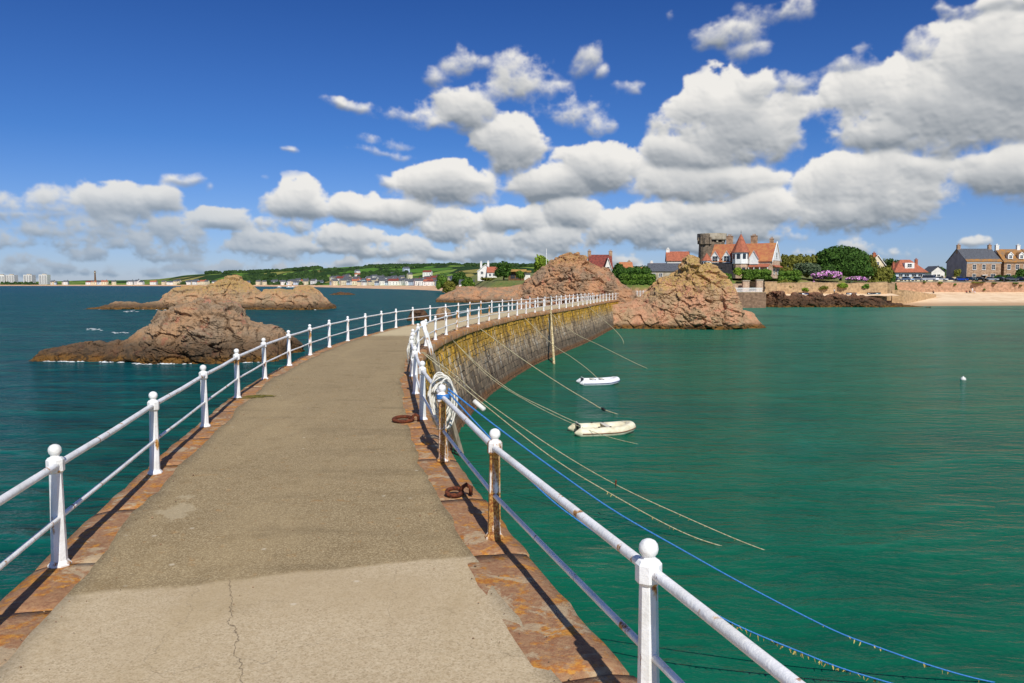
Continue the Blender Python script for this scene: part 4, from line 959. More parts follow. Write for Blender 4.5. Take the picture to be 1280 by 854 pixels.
def wall_run(name, label, pts, z0, z1, th, mat, coping=None, cat='wall'):
    """an upright wall following pts (x, y, top), with a coping"""
    root = thing(name, label, cat, (pts[0][0], pts[0][1], z0)); o_ = Vector((pts[0][0], pts[0][1], z0)); mb = MB(); cp = MB()
    P = np.array([(x, y) for x, y, *_ in pts], float); n_ = normals2(P) if len(P) > 2 else normals2(np.vstack([P, P[-1]*2-P[0]]))[:2]
    tops = [q[2] if len(q) > 2 else z1 for q in pts]
    for m_, (a0, a1), dz0, dz1 in ((mb, (0, th), None, 0), (cp, (-.06, th+.06), 0.002, .14)):
        rows = []
        for p, nn, tp in zip(P, n_, tops):
            lo = z0 if dz0 is None else tp + dz0; hi = tp + dz1
            q = [p + nn*a0, p + nn*a0, p + nn*-0 + nn*a1, p + nn*a1]
            # the seaward face lies on the right of the walking direction
            rows.append([(p + nn*-a0) .tolist() + [lo], (p - nn*a0).tolist() + [hi], (p - nn*a1).tolist() + [hi], (p - nn*a1).tolist() + [lo]])
        R_ = np.array(rows); R_[..., :3] -= np.array(o_)
        v = R_.reshape(-1, 3); k = len(rows); f = []
        for i in range(k-1):
            for j in range(4): f.append((i*4+j, (i+1)*4+j, (i+1)*4+(j+1) % 4, i*4+(j+1) % 4))
        f += [(0, 1, 2, 3), tuple((k-1)*4 + j for j in (3, 2, 1, 0))]; m_.add(v, f)
    fix_normals(mb.build('masonry', M[mat], root))
    if coping: fix_normals(cp.build('coping', M[coping], root))
    return root
M['coping'] = pmat('weathered_coping', srgb(196, 170, 136), srgb(160, 134, 104), 1.5, .9, .4)
sw = [(x, 262.6, 6.78 + .05*math.sin(x*.2)) for x in np.arange(121, 471, 5.)]
wall_run('sea_wall', 'pink granite sea wall along the back of the sandy beach', sw, 2.6, 7, .9, 'sea_wall', 'coping')
bw = [(x, 228.6 + .5*math.sin(x*.15), 6.6 + .15*math.sin(x*.31) + .1*math.sin(x*.9)) for x in np.arange(73.4, 109, 2.)]
wall_run('bank_wall', 'tan stone bank wall above the dark weedy rocks', bw, 1.6, 6.6, .8, 'bank_wall', 'coping')
qw = [(56.6, 212.2, 4.05), (60, 211.6, 4.05), (64, 211.7, 4.05), (67.8, 212.8, 4.05)]
wall_run('quay_wall', 'brown stone quay wall below the turreted house', qw, -1.2, 4, .8, 'quay_wall', 'coping')
sl_ = [(109.5, 231.5, 6.5), (114, 238, 6.3), (118, 246, 6.6), (121, 254, 6.9), (121.2, 262, 6.9)]
wall_run('slipway_wall', 'short tan wall curving from the bank to the sea wall by the sand', sl_, 1.5, 6.6, .8, 'bank_wall', 'coping')
# slipway ramp between them
mb = MB(); q = [pz(1106, 357, 5.6), pz(1118, 358.5, 5.2), pz(1150, 367.5, 3.4), pz(1136, 369, 3.0)]
G = np.array([[(111.5, 234, 4.6), (114.5, 233, 4.6)], [(121, 243, 3.9), (124, 241, 3.8)], [(129, 252, 3.2), (133, 250, 3.0)]]); mb.grid(G)
mb.add([(*p[:2], p[2]-6) for p in G.reshape(-1, 3)], []); b = 0
mb.f += [(0, 2, 8, 6), (2, 4, 10, 8), (1, 7, 9, 3), (3, 9, 11, 5), (0, 6, 7, 1), (4, 5, 11, 10)]; mb.m += [0]*6
fix_normals(tag(mb.build('slipway', M['bank_wall']), kind='structure'))

# ------------------------------------------------------------------ far coast: hills, bay beach
HILL = [(-420, 352), (-200, 352), (0, 352.5), (60, 352), (110, 350.5), (170, 350.5), (200, 349), (218, 347), (232, 344.5), (262, 342), (287, 341.5), (330, 340.5), (360, 339), (400, 335.6), (450, 334.8), (493, 333.6), (520, 333.6), (560, 332.8), (600, 333), (640, 333.2), (700, 334.5), (760, 338), (860, 341), (940, 344), (1020, 345), (1160, 341), (1180, 341), (1300, 344), (1500, 345)]
COAST = [(-420, 2750), (0, 2650), (120, 2600), (230, 2450), (300, 2250), (380, 1750), (430, 1300), (470, 1050), (520, 840), (548, 700), (562, 610), (575, 575), (640, 650), (700, 760), (1500, 900)]
RIDGE = [(-420, 3600), (0, 3500), (230, 3200), (400, 2700), (520, 2400), (640, 2200), (900, 1900), (1500, 1900)]
def hill_pt(px, t):
    """t 0 at the top of the sand, 1 at the ridge, 1.4 behind it"""
    c0 = np.interp(px, *zip(*COAST)) ; sand = np.interp(px, (0, 200, 330, 420, 480, 530, 560, 600), (1.012, 1.012, 1.03, 1.15, 1.30, 1.55, 1.65, 1.4))
    a = c0*sand; rY = np.interp(px, *zip(*RIDGE)); y = a + (rY - a)*t
    top = py_(px, np.interp(px, *zip(*HILL)), rY)[2]
    x = (px-640)/F*y
    s = t*t*(3-2*t) if t < 1 else 1 - .5*(t-1)
    return x, y, 3.6 + (top - 3.6)*(.30*min(t, 1) + .70*s)*1.0
pxs = np.arange(-420, 1500, 5.); ts = np.r_[np.linspace(0, 1, 26), 1.1, 1.3, 1.6]
G = np.array([[hill_pt(p, t) for t in ts] for p in pxs])
nz_ = fbm(np.c_[G.reshape(-1, 3)[:, :2]*.004, np.zeros(G.shape[0]*G.shape[1])], 4, 2).reshape(G.shape[:2])
G[..., 2] += nz_*7*np.clip(ts*2, 0, 1)[None]*np.clip((pxs-150)/200, 0, 1)[:, None]
def hills_mat():
    m, nt, bs, tc = newmat('fields_and_hedgerows'); P = tc.outputs['Object']
    n = nt.noise(P, .012, 4, .6); n2 = nt.noise(P, .05, 4, .6)
    cell = nt.n('ShaderNodeSeparateColor', {0: nt.voro(nt.scale(P, (1, .7, 0)), .009, 'F1', 1)}).outputs
    c = nt.mix(nt.ss(cell[0], .1, .9), srgb(84, 124, 46), srgb(128, 152, 66)); c = nt.mix(nt.ss(cell[1], .72, .8), c, srgb(150, 140, 78)); c = nt.mix(nt.ss(cell[2], .78, .84), c, srgb(40, 64, 30))
    hd = nt.ss(nt.voro(nt.scale(P, (1, .7, 0)), .009, 'DISTANCE_TO_EDGE'), .09, .04); c = nt.mix(hd, c, srgb(36, 54, 28))
    c = nt.mix(nt.m('MULTIPLY', nt.ss(n2, .45, .65), .4), c, srgb(58, 80, 36))
    nt.put(bs.inputs['Base Color'], c); bs.inputs['Roughness'].default_value = 1.; bs.inputs['Specular IOR Level'].default_value = .1; return m
M['hills'] = hills_mat()
o = MB().grid(G).build('hills', M['hills'], None, True); tag(o, kind='structure')
if o.data.polygons[100].normal.z < 0: o.data.flip_normals()
# the bay's sand: from the water line up to the foot of the hills
ts2 = np.linspace(0, 1, 6); Gb = np.zeros((len(pxs), 6, 3))
for i, p in enumerate(pxs):
    c0 = np.interp(p, *zip(*COAST)); x1, y1, z1 = hill_pt(p, 0.)
    for j, t in enumerate(ts2):
        y = c0*.985 + (y1 - c0*.985 + 3)*t; Gb[i, j] = ((p-640)/F*y, y, -.5 + (z1 + .6)*t)
M['bay_sand'] = pmat('bay_sand', srgb(222, 184, 146), srgb(196, 156, 120), .05, .95, 0)
o = MB().grid(Gb[pxs < 640]).build('far_beach', M['bay_sand'], None, True); tag(o, kind='structure')
if o.data.polygons[0].normal.z < 0: o.data.flip_normals()
# ------------------------------------------------------------------ building helpers
M['slate'] = pmat('grey_slate', srgb(98, 102, 108), srgb(70, 72, 78), 2.5, .7, .5, stretch=(1, 1, 2))
M['slate_old'] = pmat('lichened_slate', srgb(128, 106, 84), srgb(170, 118, 54), 1.1, .85, .5)
M['tile'] = pmat('orange_clay_tile', srgb(178, 106, 80), srgb(148, 88, 66), 1.6, .85, .6, island=.0)
M['tile_lichen'] = pmat('lichened_clay_tile', srgb(184, 128, 80), srgb(168, 100, 72), .9, .85, .6)
M['tile_red'] = pmat('dark_red_tile', srgb(140, 70, 58), srgb(100, 54, 48), 1.5, .85, .5)
M['stone_house'] = stone_mat('tan_rubble_stone', srgb(196, 160, 126), srgb(160, 124, 96), srgb(196, 178, 150), .55, .28)
M['stone_pale'] = stone_mat('pale_pink_stone', srgb(214, 186, 158), srgb(190, 156, 128), srgb(214, 198, 172), .5, .26)
M['stone_tower'] = stone_mat('dark_tower_stone', srgb(140, 124, 104), srgb(104, 90, 76), srgb(132, 120, 100), .6, .32)
M['concrete'] = pmat('stained_concrete', srgb(186, 176, 156), srgb(150, 138, 116), .8, .9, .3)
M['shaded_wall'] = pmat('dark_wall_shade', srgb(70, 66, 68), srgb(48, 46, 50), 3., .7, .4)  # dark tone that paints the shade under the villa eaves
M['dark_wall'] = pmat('grey_rendered_gable', srgb(178, 172, 172), srgb(156, 150, 150), .5, .9, .2)
M['render_w'] = pmat('white_render', srgb(240, 238, 232), srgb(222, 218, 208), .6, .85, .1)
M['render_c'] = pmat('cream_render', srgb(236, 222, 190), srgb(216, 198, 164), .6, .85, .1)
M['render_b'] = pmat('pale_blue_render', srgb(200, 212, 224), srgb(184, 196, 210), .6, .85, .1)
M['brown_wood'] = pmat('brown_boarding', srgb(128, 96, 66), srgb(96, 72, 50), 2., .85, .3)
M['thatch'] = pmat('ochre_flat_roof', srgb(190, 152, 88), srgb(160, 126, 72), 1., .9, .3)
M['pane'] = pmat('window_glass', srgb(54, 62, 72), srgb(34, 40, 48), 2., .12, 0, .5)
M['door'] = pmat('dark_painted_door', srgb(58, 50, 46), None, 2., .5, .1)
M['trim'] = pmat('white_woodwork', srgb(240, 240, 236), srgb(224, 224, 218), 2., .5, 0)

def win(root, x, z, w, h, y=0., mat='trim', n=2, t=.09, rz=None):
    """a window on the wall face y (facing -y): frame ring with glazing bar, glass behind its face; z is its sill"""
    f = MB(); o_ = y - .05
    for a, b, c, d in ((x-w/2-t, x+w/2+t, z-t, z), (x-w/2-t, x+w/2+t, z+h, z+h+t), (x-w/2-t, x-w/2, z, z+h), (x+w/2, x+w/2+t, z, z+h)): f.box(a, b, o_, y+.02, c, d)
    if n > 1: f.box(x-w/2, x+w/2, o_+.012, y+.02, z+h*.5-.03, z+h*.5+.03); f.box(x-.025, x+.025, o_+.016, y+.018, z, z+h)
    f.box(x-w/2-t-.05, x+w/2+t+.05, o_-.07, y+.02, z-t-.07, z-t-.002)
    fo = f.build('window', M[mat], root); MB().box(x-w/2, x+w/2, y-.02, y+.02, z, z+h).build('pane', M['pane'], fo)
    if rz is not None: fo.rotation_euler = (0, 0, rz)
    return fo
def gable_wall(root, x0, x1, y0, y1, eave, ridge, mat, along='x', name='wall', z0=-.6):
    mb = MB(); ym, xm = (y0+y1)/2, (x0+x1)/2
    v = [(x0, y0, z0), (x1, y0, z0), (x1, y1, z0), (x0, y1, z0), (x0, y0, eave), (x1, y0, eave), (x1, y1, eave), (x0, y1, eave)]
    f = [(0, 1, 5, 4), (1, 2, 6, 5), (2, 3, 7, 6), (3, 0, 4, 7)]
    if along == 'x': v += [(x0, ym, ridge), (x1, ym, ridge)]; f += [(4, 7, 8), (6, 5, 9), (4, 5, 9, 8), (7, 8, 9, 6)]
    else: v += [(xm, y0, ridge), (xm, y1, ridge)]; f += [(5, 4, 8), (7, 6, 9), (4, 7, 9, 8), (6, 5, 8, 9)]
    return fix_normals(mb.add(v, f).build(name, M[mat], root))
def gable_roof(root, x0, x1, y0, y1, eave, ridge, mat, along='x', over=.35, th=.16, name='roof', side=.3):
    mb = MB(); lift = .03
    def slab(a0, a1, lo, mid, zl, zm):          # one pitch: from the eave line lo to the ridge line mid
        k = (zm - zl)/(mid - lo); l2 = lo - over*(1 if mid > lo else -1); z2 = zl + k*(l2 - lo)
        pts = []
        for a in (a0-side, a1+side):
            for q, z in ((l2, z2), (mid, zm)):
                for dz in (lift, lift+th): pts.append((a, q, z+dz) if along == 'x' else (q, a, z+dz))
        mb.add(pts, [(0, 2, 3, 1), (4, 5, 7, 6), (0, 1, 5, 4), (2, 6, 7, 3), (0, 4, 6, 2), (1, 3, 7, 5)])
    if along == 'x': slab(x0, x1, y0, (y0+y1)/2 + .0, eave, ridge); slab(x0, x1, y1, (y0+y1)/2 + .002, eave, ridge)
    else: slab(y0, y1, x0, (x0+x1)/2, eave, ridge); slab(y0, y1, x1, (x0+x1)/2 + .002, eave, ridge)
    return fix_normals(mb.build(name, M[mat], root))
def chimney(roof, x, y, z0, z1, w=.9, d=.7, mat='stone_house', pots=2, pmat_='tile'):
    mb = MB().box(x-w/2, x+w/2, y-d/2, y+d/2, z0, z1-.18); mb.box(x-w/2-.08, x+w/2+.08, y-d/2-.08, y+d/2+.08, z1-.18, z1)
    for k in range(pots): mb.lathe([(.13, 0), (.11, .45), (.13, .5)], 8, Matrix.Translation((x + (k - (pots-1)/2)*.36, y, z1-.01)))
    return mb.build('chimney', M[mat], roof)
def bargeboards(root, x0, x1, y, eave, ridge, over=.35, mat='trim', w=.26):
    mb = MB(); xm = (x0+x1)/2; k = (ridge-eave)/(xm-x0)
    for s_ in (-1, 1):
        a = xm + s_*((xm-x0)+over); za = ridge - k*abs(a-xm)
        pts = [(a, za-.12), (xm, ridge-.12), (xm, ridge+.2), (a, za+.2)]
        if s_ > 0: pts = pts[::-1]
        mb.prism(pts, y-.12 - (.004 if s_ > 0 else 0), y-.02)
    return fix_normals(mb.build('bargeboard', M[mat], root))

# ------------------------------------------------------------------ turreted villa and the old tower
vb = py_(920, 343, 232.); VZ = 8.55
vil = thing('turreted_house', 'stone villa with orange tiled roofs and a red conical turret above the quay', 'house', (vb[0], 232., VZ), R(-32))
gable_wall(vil, -7.8, 10.2, 0, 9., 4.5, 9.4, 'stone_pale')
rf = gable_roof(vil, -7.8, 10.2, 0, 9., 4.5, 9.4, 'tile_lichen', side=.15)
for cx, zt in ((-3.6, 12.0), (3.6, 11.9)): chimney(rf, cx, 5.2, 8., zt, 1.7, 1.2, 'stone_house', 3)
chimney(rf, 8.6, 5.4, 8., 10.9, 1.0, .9, 'stone_house', 2)
# eave shade painted as a dark panel on the left half, and a lean-to
fix_normals(MB().box(-7.6, -.4, -.14, .02, 2.2, 4.35).build('eave_shade', M['shaded_wall'], vil))
fix_normals(MB().box(-3.4, -.3, -2.2, -.14, -.6, 3.6).build('porch_block', M['shaded_wall'], vil))
for dx in (-6.2, -2.8):                                   # gabled dormers
    gable_wall(vil, dx-1.15, dx+1.15, -.25, 3.4, 5.6, 7.3, 'trim', 'y', 'dormer', 3.9); d_ = vil.children[-1] if False else None
    gable_roof(vil, dx-1.15, dx+1.15, -.25, 3.6, 5.6, 7.3, 'tile', 'y', .25, .12, 'dormer_roof', .2)
    bargeboards(vil, dx-1.15, dx+1.15, -.3, 5.6, 7.3, .25); win(vil, dx, 4.2, 1.5, 1.7, -.25)
for wx in (-6.2, -4.7): win(vil, wx, .5, 1.0, 1.5, 0)
# white bay at the left end, gabled oriel beside the turret
b = MB().lathe([(1.35, 2.0), (1.35, 4.6)], 8, Matrix.Translation((-8.6, -.6, 0)), R(22.5)); b.build('bay', M['trim'], vil)
MB().lathe([(1.65, 4.62), (.05, 6.9)], 8, Matrix.Translation((-8.6, -.6, 0)), R(22.5)).build('bay_roof', M['tile'], vil)
for k in (-1, 0, 1):
    a = R(-90 + k*45); f = MB().box(-.36, .36, -.03, .03, 2.7, 4.2).build('pane', M['pane'], vil); f.location = (-8.6 + 1.265*math.cos(a), -.6 + 1.265*math.sin(a), 0); f.rotation_euler = (0, 0, a + R(90))
MB().lathe([(1.45, -.6), (1.45, 1.98)], 8, Matrix.Translation((-8.6, -.6, 0)), R(22.5)).build('bay_base', M['stone_pale'], vil)
# turret
tx, ty = 1.6, -1.3
MB().lathe([(2.05, -.6), (2.05, 3.55)], 8, Matrix.Translation((tx, ty, 0)), R(22.5)).build('turret_base', M['stone_pale'], vil)
MB().lathe([(2.3, 3.56), (2.3, 6.75)], 8, Matrix.Translation((tx, ty, 0)), R(22.5)).build('turret', M['trim'], vil)
t_ = MB().lathe([(2.75, 6.78), (2.3, 7.5), (1.25, 9.7), (.5, 11.3), (.06, 12.1)], 8, Matrix.Translation((tx, ty, 0)), R(22.5)).build('turret_roof', M['tile'], vil)
MB().lathe([(.04, 12.0), (.04, 12.5), (.12, 12.62), (.04, 12.75), (.02, 13.3)], 6, Matrix.Translation((tx, ty, 0))).build('finial', M['black'], t_)
for k in (-2, -1, 0, 1, 2):
    a = R(-90 + k*45)
    for (z0, z1, rr_, hw) in ((4.9, 6.4, 2.125, .5),) + (((.9, 2.5, 1.895, .5),) if k in (-1, 0, 1) else ()):
        f = MB().box(-hw, hw, -.03, .03, z0, z1).build('pane', M['pane'], vil); f.location = (tx + rr_*math.cos(a), ty + rr_*math.sin(a), 0); f.rotation_euler = (0, 0, a + R(90))
# front porch gable right of the turret and the right end gable, white boarded
gable_wall(vil, 4.0, 6.4, -.9, 3, 5.2, 7.2, 'trim', 'y', 'oriel', 3.4); gable_roof(vil, 4.0, 6.4, -.9, 3.4, 5.2, 7.2, 'tile', 'y', .2, .12, 'oriel_roof', .2); bargeboards(vil, 4.0, 6.4, -.95, 5.2, 7.2, .2)
fix_normals(MB().add([(3.9, -1.9, 2.7), (9.6, -1.9, 2.7), (9.6, 0, 3.5), (3.9, 0, 3.5), (3.9, -1.9, 2.55), (9.6, -1.9, 2.55), (9.6, 0, 3.35), (3.9, 0, 3.35)], [(0, 1, 2, 3), (7, 6, 5, 4), (0, 4, 5, 1), (1, 5, 6, 2), (2, 6, 7, 3), (3, 7, 4, 0)]).build('porch_roof', M['tile'], vil))
for px_ in (4.1, 5.6, 7.2, 9.4): MB().box(px_-.11, px_+.11, -1.85, -1.63, -.6, 2.6).build('porch_post', M['trim'], vil)
MB().box(5.9, 7.0, -.06, .03, -.1, 2.1).build('door', M['door'], vil); win(vil, 8.4, .7, 1.1, 1.3, 0)
bz = fix_normals(MB().add([(10.22, -.0, 4.5), (10.22, 9., 4.5), (10.22, 4.5, 9.3), (10.28, 0, 4.5), (10.28, 9., 4.5), (10.28, 4.5, 9.3)], [(0, 1, 2), (3, 5, 4), (0, 3, 4, 1), (1, 4, 5, 2), (2, 5, 3, 0)]).build('gable_boarding', M['trim'], vil))
mb = MB()
for s_ in (-1, 1):
    for a0 in (0,): mb.add([(10.3, 4.5 + s_*4.9, 4.0), (10.52, 4.5 + s_*4.9, 4.0), (10.52, 4.5, 9.55), (10.3, 4.5, 9.55), (10.3, 4.5 + s_*4.9, 4.45), (10.52, 4.5 + s_*4.9, 4.45), (10.52, 4.5, 10.0), (10.3, 4.5, 10.0)], [(0, 1, 2, 3), (4, 5, 6, 7), (0, 1, 5, 4), (1, 2, 6, 5), (0, 3, 7, 4)])
fix_normals(mb.build('bargeboard', M['trim'], vil))
for wy, z_ in ((2.2, .7), (6.2, .7), (4.5, 5.3)):
    f = win(vil, 0, z_, 1.3, 1.5, 0); f.location = (10.30, wy, 0); f.rotation_euler = (0, 0, R(90))
fix_normals(MB().add([(10.22, .4, 3.2), (11.2, .4, 2.7), (11.2, 8.6, 2.7), (10.22, 8.6, 3.2), (10.22, .4, 3.05), (11.2, .4, 2.55), (11.2, 8.6, 2.55), (10.22, 8.6, 3.05)], [(0, 1, 2, 3), (7, 6, 5, 4), (0, 4, 5, 1), (1, 5, 6, 2), (2, 6, 7, 3), (3, 7, 4, 0)]).build('side_canopy', M['tile'], vil))

tp = py_(889, 340, 250.); tw = thing('old_tower', 'weathered round stone tower with a concrete lookout on top behind the villa', 'tower', (tp[0], 250., 8.0))
MB().lathe([(4.2, -1), (3.95, 9), (3.85, 11.2)], 26).build('shaft', M['stone_tower'], tw)
mb = MB().lathe([(1.95, -1), (1.9, 10.2), (2.25, 10.5), (2.25, 13.6), (2.0, 13.6), (2.0, 12.9)], 14, Matrix.Translation((-2.3, -2.1, 0))); mb.build('stair_turret', M['stone_tower'], tw)
for k in range(5):
    a = R(180 + k*36); MB().box(-.25, .25, -.5, .0, 10.6, 12.6, Matrix.Translation((-2.3, -2.1, 0)) @ Matrix.Rotation(a + R(90), 4, 'Z') @ Matrix.Translation((0, -2.1, 0))).build('corbel', M['stone_tower'], tw)
mb = MB().lathe([(4.35, 11.9), (4.5, 12.2), (4.5, 13.9), (4.1, 13.9), (4.1, 13.2)], 22); mb.build('lookout', M['concrete'], tw)
MB().lathe([(3.4, 11.1), (3.4, 11.95)], 18).build('lookout_slit', M['black'], tw)
for a in (-150, -115, -80, -45, -10): MB().box(-.28, .28, -.28, .28, 11.15, 11.95, Matrix.Rotation(R(a), 4, 'Z') @ Matrix.Translation((3.75, 0, 0))).build('pier', M['concrete'], tw)
for a, z in ((-95, 7.8), (-70, 4.5)): MB().box(-.3, .3, -.16, .1, z, z+1.2, Matrix.Rotation(R(a+90), 4, 'Z') @ Matrix.Translation((0, -3.9, 0))).build('window', M['black'], tw)

# ------------------------------------------------------------------ sea-front houses
def place(px, y, z=None): 
    x = py_(px, 350, y)[0]; return (x, y, gz(x, y) - .1 if z is None else z)
def simple_house(name, label, px0, px1, y, eave, ridge, wall, roof, depth=8., along='x', wins=(), chim=(), rz=0, cmat='stone_house', door=None, z=None, barge=False, group=None, dormers=(), gable_mat=None):
    x0, x1 = py_(px0, 350, y)[0], py_(px1, 350, y)[0]; c = (x0+x1)/2; w = x1-x0
    zz = gz(c, y+2) - .1 if z is None else z
    root = thing(name, label, 'house', (c, y, zz), rz, group)
    gable_wall(root, -w/2, w/2, 0, depth, eave, ridge, wall, along)
    rf = gable_roof(root, -w/2, w/2, 0, depth, eave, ridge, roof, along)
    for fx, fy, h in chim: chimney(rf, fx*w/2, fy*depth, ridge-1.6, ridge+h, 1.1, .8, cmat, 2)
    for fx, zs, ww, hh in wins: win(root, fx*w/2, zs, ww, hh, 0)
    if door is not None: MB().box(door*w/2-.5, door*w/2+.5, -.07, .03, 0, 2.1).build('door', M['door'], root)
    if barge: bargeboards(root, -w/2, w/2, -.3, eave, ridge)
    for fx in dormers:
        dx = fx*w/2; zb = eave + (ridge-eave)*.22
        gable_wall(root, dx-.85, dx+.85, .5, 3.2, zb+1.45, zb+2.25, 'render_w', 'y', 'dormer', zb); gable_roof(root, dx-.85, dx+.85, .5, 3.3, zb+1.45, zb+2.25, roof, 'y', .2, .1, 'dormer_roof', .15)
        bargeboards(root, dx-.85, dx+.85, .45, zb+1.45, zb+2.25, .2, 'trim', .2); win(root, dx, zb+.25, .95, 1.05, .5)
    return root
h = simple_house('granite_house', 'square granite house with a plain grey gable and dark slate roof on the sea front', 1208, 1250.5, 278, 7.1, 11.6, 'stone_house', 'slate', 13., wins=[(-.56, 4.3, 1.1, 1.7), (0, 4.3, 1.1, 1.7), (.56, 4.3, 1.1, 1.7), (-.56, .9, 1.1, 1.8), (.56, .9, 1.5, 1.8)], chim=[(-.93, .5, 1.5), (.93, .5, 1.5)], door=0)
w = (py_(1250.5, 350, 278)[0] - py_(1208, 350, 278)[0])/2
fix_normals(MB().add([(-w-.06, .02, -.5), (-w-.06, 12.98, -.5), (-w-.06, 12.98, 7.1), (-w-.06, 6.5, 11.5), (-w-.06, .02, 7.1), (-w-.003, .02, -.5), (-w-.003, 12.98, -.5), (-w-.003, 12.98, 7.1), (-w-.003, 6.5, 11.5), (-w-.003, .02, 7.1)], [(0, 1, 2, 3, 4), (9, 8, 7, 6, 5)] + [(i, (i+1) % 5, (i+1) % 5 + 5, i+5) for i in range(5)]).build('gable_render', M['dark_wall'], h))
MB().box(-w-.1, w+.1, -.16, -.004, 6.45, 6.95).build('cornice', M['trim'], h); MB().box(-.9, .9, -.9, -.08, 2.25, 2.45).build('porch', M['trim'], h)
fix_normals(MB().add([(-w-.3, -.5, 6.98), (w+.3, -.5, 6.98), (w+.3, .9, 7.98), (-w-.3, .9, 7.98)], [(0, 1, 2, 3)]).build('lichened_eave', M['slate_old'], h))
simple_house('terraced_house', 'stone terraced house with white dormers and lichened brown roof at the right edge', 1254.5, 1286, 279, 7.0, 11.4, 'stone_house', 'slate_old', 10., wins=[(-.62, 4.4, 1.1, 1.6), (.05, 4.4, 1.1, 1.6), (.68, 4.4, 1.1, 1.6), (-.62, 1.0, 1.3, 1.7), (.6, 1.0, 1.3, 1.7)], chim=[(-.96, .5, 1.6), (.75, .5, 1.6)], cmat='render_w', door=.02, dormers=(-.45, .42))
simple_house('terraced_house', 'stone terraced house beyond the right edge, next along the terrace', 1286.5, 1318, 279, 7.0, 11.4, 'stone_house', 'slate_old', 10., wins=[(-.62, 4.4, 1.1, 1.6), (.05, 4.4, 1.1, 1.6), (.68, 4.4, 1.1, 1.6)], dormers=(-.45, .42), chim=[(.9, .5, 1.6)], cmat='render_w')
# bungalow with a hipped orange roof
x0, x1 = py_(1117, 350, 286)[0], py_(1158, 350, 286)[0]; bw_ = (x1-x0)/2
bg = thing('bungalow', 'bungalow with an orange hipped roof and one white dormer behind the parked cars', 'house', ((x0+x1)/2, 286, 6.9))
fix_normals(MB().box(-bw_+.5, bw_-.5, 0, 8, -.5, 3.9).build('wall', M['render_b'], bg))
rf = fix_normals(MB().add([(-bw_-.2, -.8, 3.7), (bw_+.2, -.8, 3.7), (bw_+.2, 8.8, 3.7), (-bw_-.2, 8.8, 3.7), (-bw_*.3, 4, 8.2), (bw_*.3, 4, 8.2), (-bw_-.2, -.8, 3.55), (bw_+.2, -.8, 3.55), (bw_+.2, 8.8, 3.55), (-bw_-.2, 8.8, 3.55)], [(0, 1, 5, 4), (1, 2, 5), (2, 3, 4, 5), (3, 0, 4), (0, 6, 7, 1), (1, 7, 8, 2), (2, 8, 9, 3), (3, 9, 6, 0), (6, 9, 8, 7)]).build('roof', M['tile'], bg))
chimney(rf, bw_*.68, 4, 5, 8.3, .9, .7, 'tile', 2); chimney(rf, -bw_*.8, 3, 4, 7.2, .7, .6, 'tile', 1)
fix_normals(MB().box(-1.7, 1.7, .6, 3.6, 5., 7.0).build('dormer', M['render_w'], bg)); win(bg, 0, 5.5, 1.5, 1.1, .6)
for wx, ww in ((-3.4, 1.4), (-1.2, 1.6), (1.4, 1.6), (3.6, 1.4)): win(bg, wx, 1.4, ww, 1.5, 0)
simple_house('white_house', 'small white gabled house between the bungalow and the granite house', 1164, 1180.5, 300, 3.6, 5.6, 'render_w', 'slate', 7., 'y', wins=[(-.5, 1., 1., 1.6), (.1, 1., 1., 1.6)], door=.62)
simple_house('brown_gabled_house', 'house with a pale brown gable showing above the olive shrubs', 1087, 1105.5, 300, 6.3, 9.8, 'render_c', 'tile_lichen', 9., 'y', wins=[(0, 6., 1.1, 1.2)], barge=True, chim=[(-.2, .2, .9)], cmat='tile')
# behind the outcrops
simple_house('red_gabled_house', 'red-roofed house with white bargeboards peeping over the rust-coloured outcrop', 738, 765, 268, 4.8, 9.3, 'stone_house', 'tile_red', 8., 'x', chim=[(-1.0, .5, 1.5), (.98, .5, 1.4)], wins=[(.3, 3.4, .9, 1.)])
r_ = simple_house('red_gabled_house', 'small white-fronted gable beside the red-roofed house', 754.5, 765.5, 262, 3.6, 7.9, 'render_w', 'tile_red', 5., 'y', barge=True, wins=[(0, 3.8, .9, 1.3)])
simple_house('cottage', 'orange-roofed cottage half hidden behind the pink outcrop', 834, 861, 252, 5.6, 8.4, 'render_w', 'tile', 8., rz=R(-8), chim=[(-.9, .5, 1.)], cmat='render_w')
simple_house('boathouse', 'long low shed with a dark grey roof left of the pink outcrop', 812, 858, 234, 2.6, 4.8, 'concrete', 'slate', 9., rz=R(-6), wins=[(-.75, .9, .9, 1.), (-.4, .9, .9, 1.)])
simple_house('cottage', 'distant brown-roofed cottage above the clipped green hedge', 776, 791, 330, 4.6, 7.6, 'brown_wood', 'tile_lichen', 8., chim=[(.6, .5, .6)])
simple_house('cottage', 'distant cottage with a red roof and white gable beyond the shed', 814, 836, 340, 4.6, 7.2, 'render_w', 'tile', 8., chim=[(-.8, .5, .9)], cmat='render_w')
simple_house('cottage', 'tiny white cottage in the trees left of the shed', 799, 811, 380, 2.8, 5.4, 'render_c', 'tile_lichen', 7.)
